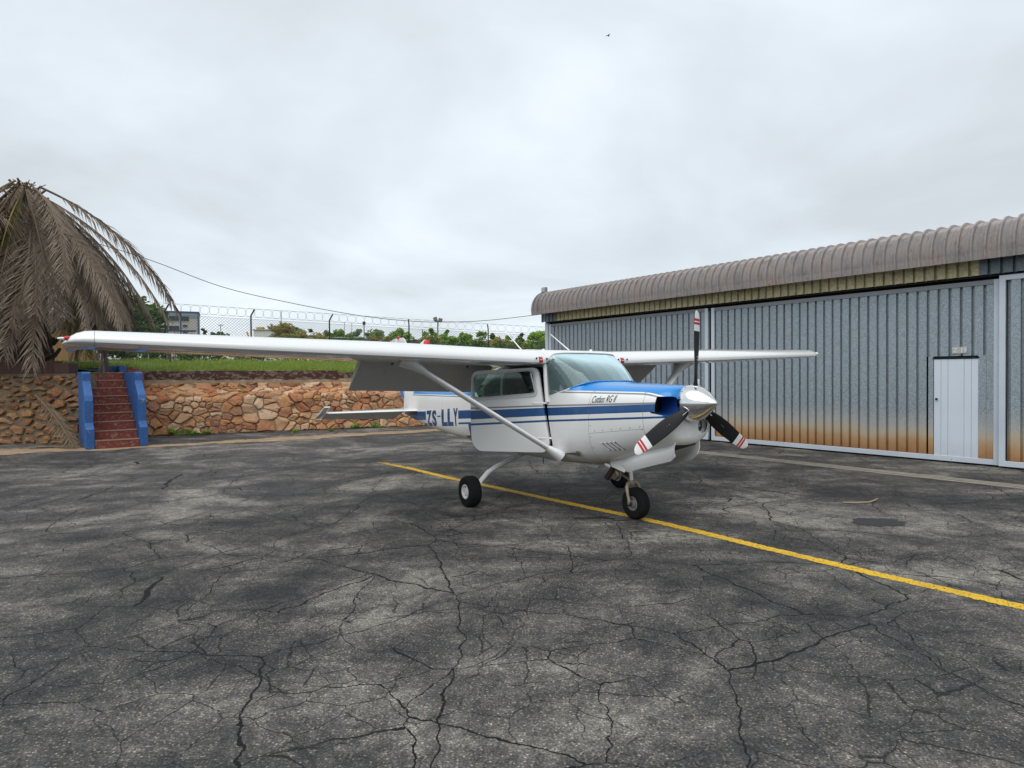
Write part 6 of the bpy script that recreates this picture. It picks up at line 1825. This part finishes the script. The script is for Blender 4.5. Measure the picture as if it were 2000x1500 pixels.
# white marker posts and low rail beyond the grass
M_WPOST = simple('whitewash', (0.62, 0.62, 0.60), 0.7)
PP = [(270, 690, 709, 25.5, 0.045, 'leftmost white marker post beside the parked car', M_WPOST), (276, 691, 709, 25.5, 0.045, 'second white marker post right of the parked car', M_WPOST), (290, 692, 706, 25.5, 0.035, 'third short white marker post right of the parked car', M_WPOST),
      (446, 704, 716, 26, 0.04, 'white marker post under the middle of the near wing', M_WPOST), (468, 706, 712, 26.5, 0.035, 'smallest white marker post under the near wing', M_WPOST), (489, 707, 718, 26, 0.04, 'rightmost white marker post left of the lowered flap', M_WPOST),
      (332, 690, 717, 23, 0.09, 'weathered brown stump post standing in the grass', M_WOOD), (380, 697, 712, 26, 0.05, 'rusty brown post under the near wing', simple('rust_post', (0.16, 0.06, 0.025), 0.8))]
for px, t0, b0, d, w, lb, mt in PP:
    q = at_px(px, t0, d); b = at_px(px, b0, d)
    o = MB().tube([(0, 0, -0.35), (0, 0, q.z - b.z - 0.01), (0, 0, q.z - b.z)], [w / 2, w / 2, w / 2 * 0.8], 8).build('marker_post' if mt is M_WPOST else 'wooden_post', mt, None, loc=(b.x, b.y, b.z)); tag(o, lb, 'post', 'short posts beyond the grass')
ra, rb = at_px(300, 711, 36), at_px(560, 719, 38)
o = MB().tube([ra, ra.lerp(rb, 0.5) + Vector((0, 0, 0.03)), rb], 0.03, 6).build('low_rail', simple('dull_rail', (0.25, 0.26, 0.27), 0.7)); tag(o, 'thin grey horizontal rail behind the grass', 'rail')

# ================================================================== FAR BUILDINGS
M_CONC = simple('far_concrete', (0.42, 0.40, 0.36), 0.85, var=0.15, scale=0.4); M_STRIP = simple('far_cladding', (0.20, 0.25, 0.28), 0.6, scale=0.3); M_BTRIM = simple('far_blue_trim', (0.035, 0.06, 0.16), 0.5)
B = at_px(388, 609, 190.0); bl = empty('office_block', (B.x, B.y, 1.0), R(24)); tag(bl, 'grey flat-roofed office block with blue trim far behind the palm', 'building')
Hb = B.z - 1.0
MB().box(-14, 0, 0, 10, 0, Hb - 0.4).build('wall', M_CONC, bl)
rf = MB().box(-14.2, 0.15, -0.2, 10.2, Hb - 0.4, Hb).build('roof', M_BTRIM, bl)
MB().box(-14, -0.25, -0.08, 0, Hb - 2.0, Hb - 0.4).build('cladding_band', M_STRIP, bl)
for x0, x1, z0, z1 in ((-4.6, -2.6, Hb - 2.9, Hb - 1.5), (-7.8, -5.2, Hb - 2.9, Hb - 1.5), (-12.5, -9, Hb - 2.9, Hb - 1.5), (-4.2, -3.0, Hb - 4.6, Hb - 3.9), (-7.8, -5.2, Hb - 5.6, Hb - 4.3), (-4.2, -3.0, Hb - 6.4, Hb - 5.6)):
    w_ = MB().box(x0, x1, -0.12, -0.02, z0, z1).build('window', M_CARG, bl)
    MB().box(x0 - 0.08, x1 + 0.08, -0.16, -0.1, z0 - 0.12, z0).build('sill', M_CONC, w_)
for x in (-0.3, -4.9, -8.3): MB().box(x, x + 0.28, -0.18, -0.09, 0, Hb - 0.4).build('pilaster', M_BTRIM, bl)
B2 = at_px(384, 645, 150.0); ct = empty('steel_canopy', (B2.x, B2.y, 1.5), R(24)); tag(ct, 'blue steel canopy frame in front of the far office block', 'canopy')
hc = B2.z - 1.5
MB().box(-7, 0, 0, 3, hc - 0.22, hc).build('roof_beam', M_BTRIM, ct)
for x in (-0.2, -2.4, -4.6, -6.9): MB().box(x, x + 0.16, 0, 0.16, 0, hc - 0.22).build('column', M_BTRIM if x < -1 else M_WPOST, ct)
# long shed roofs
M_SHED = simple('shed_wall', (0.26, 0.235, 0.19), 0.9, scale=0.6); M_SHEDR = simple('shed_roof', (0.34, 0.34, 0.33), 0.7, scale=0.5)
def shed(x0, x1, top, bot, d, lb, rmat=M_SHEDR):
    a, b = at_px(x0, top, d), at_px(x1, top, d); z1 = a.z; zr = at_px(x0, top, d).z - (bot - top) * d / F_PX * 0.35
    e_ = empty('shed', ((a.x + b.x) / 2, a.y, 1.2)); tag(e_, lb, 'shed'); w = (b.x - a.x) / 2
    MB().box(-w, w, 0, 8, 0, zr - 1.2).build('wall', M_SHED, e_)
    n_ = 6
    for k in range(n_):
        xa, xb = -w - 0.3 + (2 * w + 0.6) * k / n_, -w - 0.3 + (2 * w + 0.6) * (k + 1) / n_ - 0.03
        MB().add([(xa, -0.5, zr - 1.25), (xb, -0.5, zr - 1.25), (xb, 4, z1 - 1.2), (xa, 4, z1 - 1.2), (xa, -0.5, zr - 1.2), (xb, -0.5, zr - 1.2), (xb, 4, z1 - 1.15), (xa, 4, z1 - 1.15)], [(3, 2, 1, 0), (4, 5, 6, 7), (0, 1, 5, 4), (1, 2, 6, 5), (2, 3, 7, 6), (3, 0, 4, 7)]).build('roof_sheet', rmat, e_)
    for k in range(3):
        xx = -w + (2 * w) * (k + 0.5) / 3
        MB().box(xx - 0.5, xx + 0.5, -0.06, 0.02, zr - 2.6, zr - 1.7).build('window', M_CARG, e_)
    return e_
shed(636, 704, 655, 668, 75, 'long low shed with a dull roof right of the second fence post')
shed(912, 948, 662, 674, 72, 'broken grey shed roof left of the fourth fence post')
shed(796, 822, 660, 672, 85, 'small grey roofed shed right of the third fence post')
# pale rubble and yellow plant beyond the fence
M_RUB = simple('pale_rubble', (0.50, 0.47, 0.40), 0.9, var=0.3, scale=1.0); M_YEL = simple('yellow_plant', (0.48, 0.31, 0.06), 0.6, var=0.25, scale=1.0)
rr = random.Random(12)
B3 = at_px(490, 660, 100.0)
hp = empty('rubble_heap', (B3.x, B3.y, 2.0)); tag(hp, 'pale heap of rubble and pallets beyond the fence', 'rubble heap')
mb = MB(); nu = 30; rings = []
for i in range(nu + 1):
    x = lerp(-4.4, 4.6, i / nu); h = (1.6 + 1.2 * abs(mnoise.noise(Vector((x * 0.9, 3.1, 0)))) * 2) * math.sin(math.pi * (0.06 + 0.88 * i / nu)) ** 0.5 + (B3.z - 2.0) * 0.35
    rings.append([(x, -2.2, -0.5), (x, -1.4 + rr.uniform(-.2, .2), h * 0.6), (x, rr.uniform(-.3, .3), h * rr.uniform(0.9, 1.1)), (x, 1.6, h * 0.5), (x, 2.4, -0.5)])
mb.loft(rings, caps=True).build('mound', M_RUB, hp)
for k in range(46):
    x = rr.uniform(-4.2, 4.2); z = rr.uniform(0.5, 2.3) + (B3.z - 2.0) * 0.3
    o = MB().box(-rr.uniform(.15, .45), rr.uniform(.15, .45), -0.2, 0.2, -rr.uniform(.08, .22), rr.uniform(.08, .22)).build('block', M_YEL if rr.random() < 0.4 else M_RUB, hp, loc=(x, -1.3 + rr.uniform(-.3, .3), z)); o.rotation_euler = (rr.uniform(-.4, .4), rr.uniform(-.6, .6), rr.uniform(0, 3))
B4 = at_px(531, 643, 92.0); wb = empty('white_store', (B4.x, B4.y, 1.8)); tag(wb, 'low white walled store behind the feathery olive bush', 'building')
MB().box(-2.6, 1.6, 0, 4, 0, B4.z - 1.95).build('wall', simple('limewash', (0.62, 0.61, 0.57), 0.8), wb)
MB().box(-2.75, 1.75, -0.15, 4.15, B4.z - 1.95, B4.z - 1.8).build('roof', M_SHEDR, wb)
MB().box(-1.2, -0.3, -0.05, 0.01, 0.2, 1.7).build('window', M_CARG, wb)
for i_, (px, tp, w_, lb) in enumerate(((508, 639, 3.4, 'yellow machine standing on the pale rubble'), (572, 638, 1.0, 'slim yellow machine mast left of the round olive bush'))):
    q = at_px(px, tp, 98); o = empty('yellow_machine', (q.x, q.y, 2.0)); tag(o, lb, 'machine')
    h = q.z - 2.0
    MB().box(-w_ / 3, w_ / 3, -0.5, 0.5, 0, h * 0.75).build('body', M_YEL, o, bevel=0.05)
    MB().box(-w_ / 8, w_ / 6, -0.4, 0.4, h * 0.75, h).build('cab', M_YEL, o, bevel=0.05)
    MB().bar((-w_ / 3, 0, h * 0.6), (-w_ * 0.6, 0, h * 0.9), 0.2, 0.2).build('boom', M_YEL, o)
# poles
M_POLE = simple('pole_grey', (0.24, 0.25, 0.26), 0.6, metal=0.3)
def pole(px, top, d, r_, lb, head=None):
    q = at_px(px, top, d); o = empty('light_pole', (q.x, q.y, 1.8)); tag(o, lb, 'light pole'); h = q.z - 1.8
    MB().tube([(0, 0, 0), (0, 0, h)], [r_ * 1.3, r_], 6).build('mast', M_POLE, o)
    if head == 'flood':
        MB().bar((-0.25, 0, h), (0.28, 0, h + 0.03), 0.10, 0.10).build('crossarm', M_POLE, o)
        for s, x in ((1, -0.18), (-1, 0.2)):
            MB().obox((x - 0.17, -0.2, h + 0.02), (0.34, 0, 0.1 * s), (0, 0.4, 0), (-0.10 * s, 0, 0.34)).build('lamp_head', simple('lamp_housing', (0.16, 0.14, 0.13), 0.6), o, bevel=0.03)
    elif head == 'street':
        MB().bar((-0.5, 0, h), (0.5, 0, h), 0.22, 0.14).build('lamp_head', M_POLE, o)
    elif head == 'cam':
        MB().box(-0.16, 0.16, -0.16, 0.16, h - 0.1, h + 0.32).build('lamp_head', M_POST, o, bevel=0.04)
pole(855, 628, 62, 0.075, 'tall pole with a twin floodlight head left of the hangar', 'flood')
pole(549, 607, 90, 0.05, 'thin lamp pole between the first two dark fence posts', None)
pole(711, 633, 80, 0.07, 'short pole with a dark round head above the long shed', 'cam')
pole(431, 635, 130, 0.07, 'far street lamp between the office block and the rubble', 'street')
pole(673, 629, 95, 0.04, 'thin bare pole right of the second fence post', None)
pole(687, 630, 95, 0.04, 'second thin bare pole right of the second fence post', None)
pole(825, 643, 70, 0.06, 'short bare pole right of the third fence post', None)

# overhead cable from the palm side to the hangar ---------------------------
pa, pb, pc = at_px(-220, 380, 15.5), at_px(860, 629, 19.6), Vector((1.10, 20.4, 3.62))
pts = []
ctrl = [(-220, 330, 15.0), (0, 418, 15.8), (270, 500, 16.8), (430, 559, 17.5), (560, 590, 18.0), (700, 616, 18.8), (800, 627, 19.3), (880, 629, 19.6), (960, 625, 20.0), (1064, 613, 20.6)]
for px, py, d in ctrl: pts.append(at_px(px, py, d))
fine = []
for i in range(len(pts) - 1):
    p0, p1, p2, p3 = pts[max(0, i - 1)], pts[i], pts[i + 1], pts[min(len(pts) - 1, i + 2)]
    for k in range(8):
        s = k / 8; fine.append(0.5 * ((2 * p1) + (p2 - p0) * s + (2 * p0 - 5 * p1 + 4 * p2 - p3) * s * s + (3 * p1 - p0 - 3 * p2 + p3) * s ** 3))
fine.append(pts[-1])
o = MB().tube(fine, 0.009, 5).build('overhead_cable', simple('cable_black', (0.05, 0.045, 0.045), 0.7), smooth=60); tag(o, 'thin dark cable sagging from the palm side to the hangar corner', 'cable')

# small things on the apron ---------------------------------------------------
o = MB().tube([(4.14, 8.05, 0.012), (4.30, 8.02, 0.014), (4.47, 8.05, 0.013), (4.60, 8.15, 0.02), (4.66, 8.20, 0.03)], [0.006, 0.009, 0.009, 0.008, 0.004], 6).build('dry_leaf', simple('straw', (0.36, 0.29, 0.19), 0.8), smooth=60)
tag(o, 'single dry palm leaflet lying on the asphalt near the hangar', 'leaf')
rr = random.Random(2)
pv = [(3.97 + math.cos(2 * math.pi * k / 22) * 0.30 * rr.uniform(0.8, 1.15) + math.sin(2 * math.pi * k / 22) * 0.05, 7.0 + math.sin(2 * math.pi * k / 22) * 0.20 * rr.uniform(0.8, 1.15), 0.0045) for k in range(22)]
o = MB().add(pv, [tuple(range(22))]).build('asphalt_patch', simple('fresh_tar', (0.020, 0.020, 0.022), 0.7)); tag(o, 'small dark tar patch in the asphalt', kind='structure')
# bird high in the overcast
q = at_px(1188, 70, 60); bd = empty('bird', q, 0.6); tag(bd, 'tiny dark bird flying high above the hangar', 'bird')
M_BIRD = simple('feathers', (0.02, 0.02, 0.022), 0.8)
MB().loft([[(x, math.cos(a) * r_, math.sin(a) * r_) for a in [2 * math.pi * k / 8 for k in range(8)]] for x, r_ in ((-0.22, 0.005), (-0.14, 0.02), (-0.02, 0.045), (0.08, 0.04), (0.12, 0.022), (0.17, 0.006))], caps=True).build('body', M_BIRD, bd, smooth=60)
for s in (-1, 1):
    MB().add([(0.06, s * 0.03, 0.01), (-0.08, s * 0.03, 0.01), (-0.05, s * 0.18, 0.09), (-0.10, s * 0.36, 0.05), (0.03, s * 0.18, 0.095), (0.06, s * 0.03, 0.022), (-0.08, s * 0.03, 0.018), (-0.05, s * 0.18, 0.097), (-0.10, s * 0.36, 0.055), (0.03, s * 0.18, 0.104)], [(0, 4, 2, 1), (4, 3, 2), (6, 7, 9, 5), (7, 8, 9), (0, 1, 6, 5), (0, 5, 9, 4), (4, 9, 8, 3), (3, 8, 7, 2), (2, 7, 6, 1)]).build('wing', M_BIRD, bd)
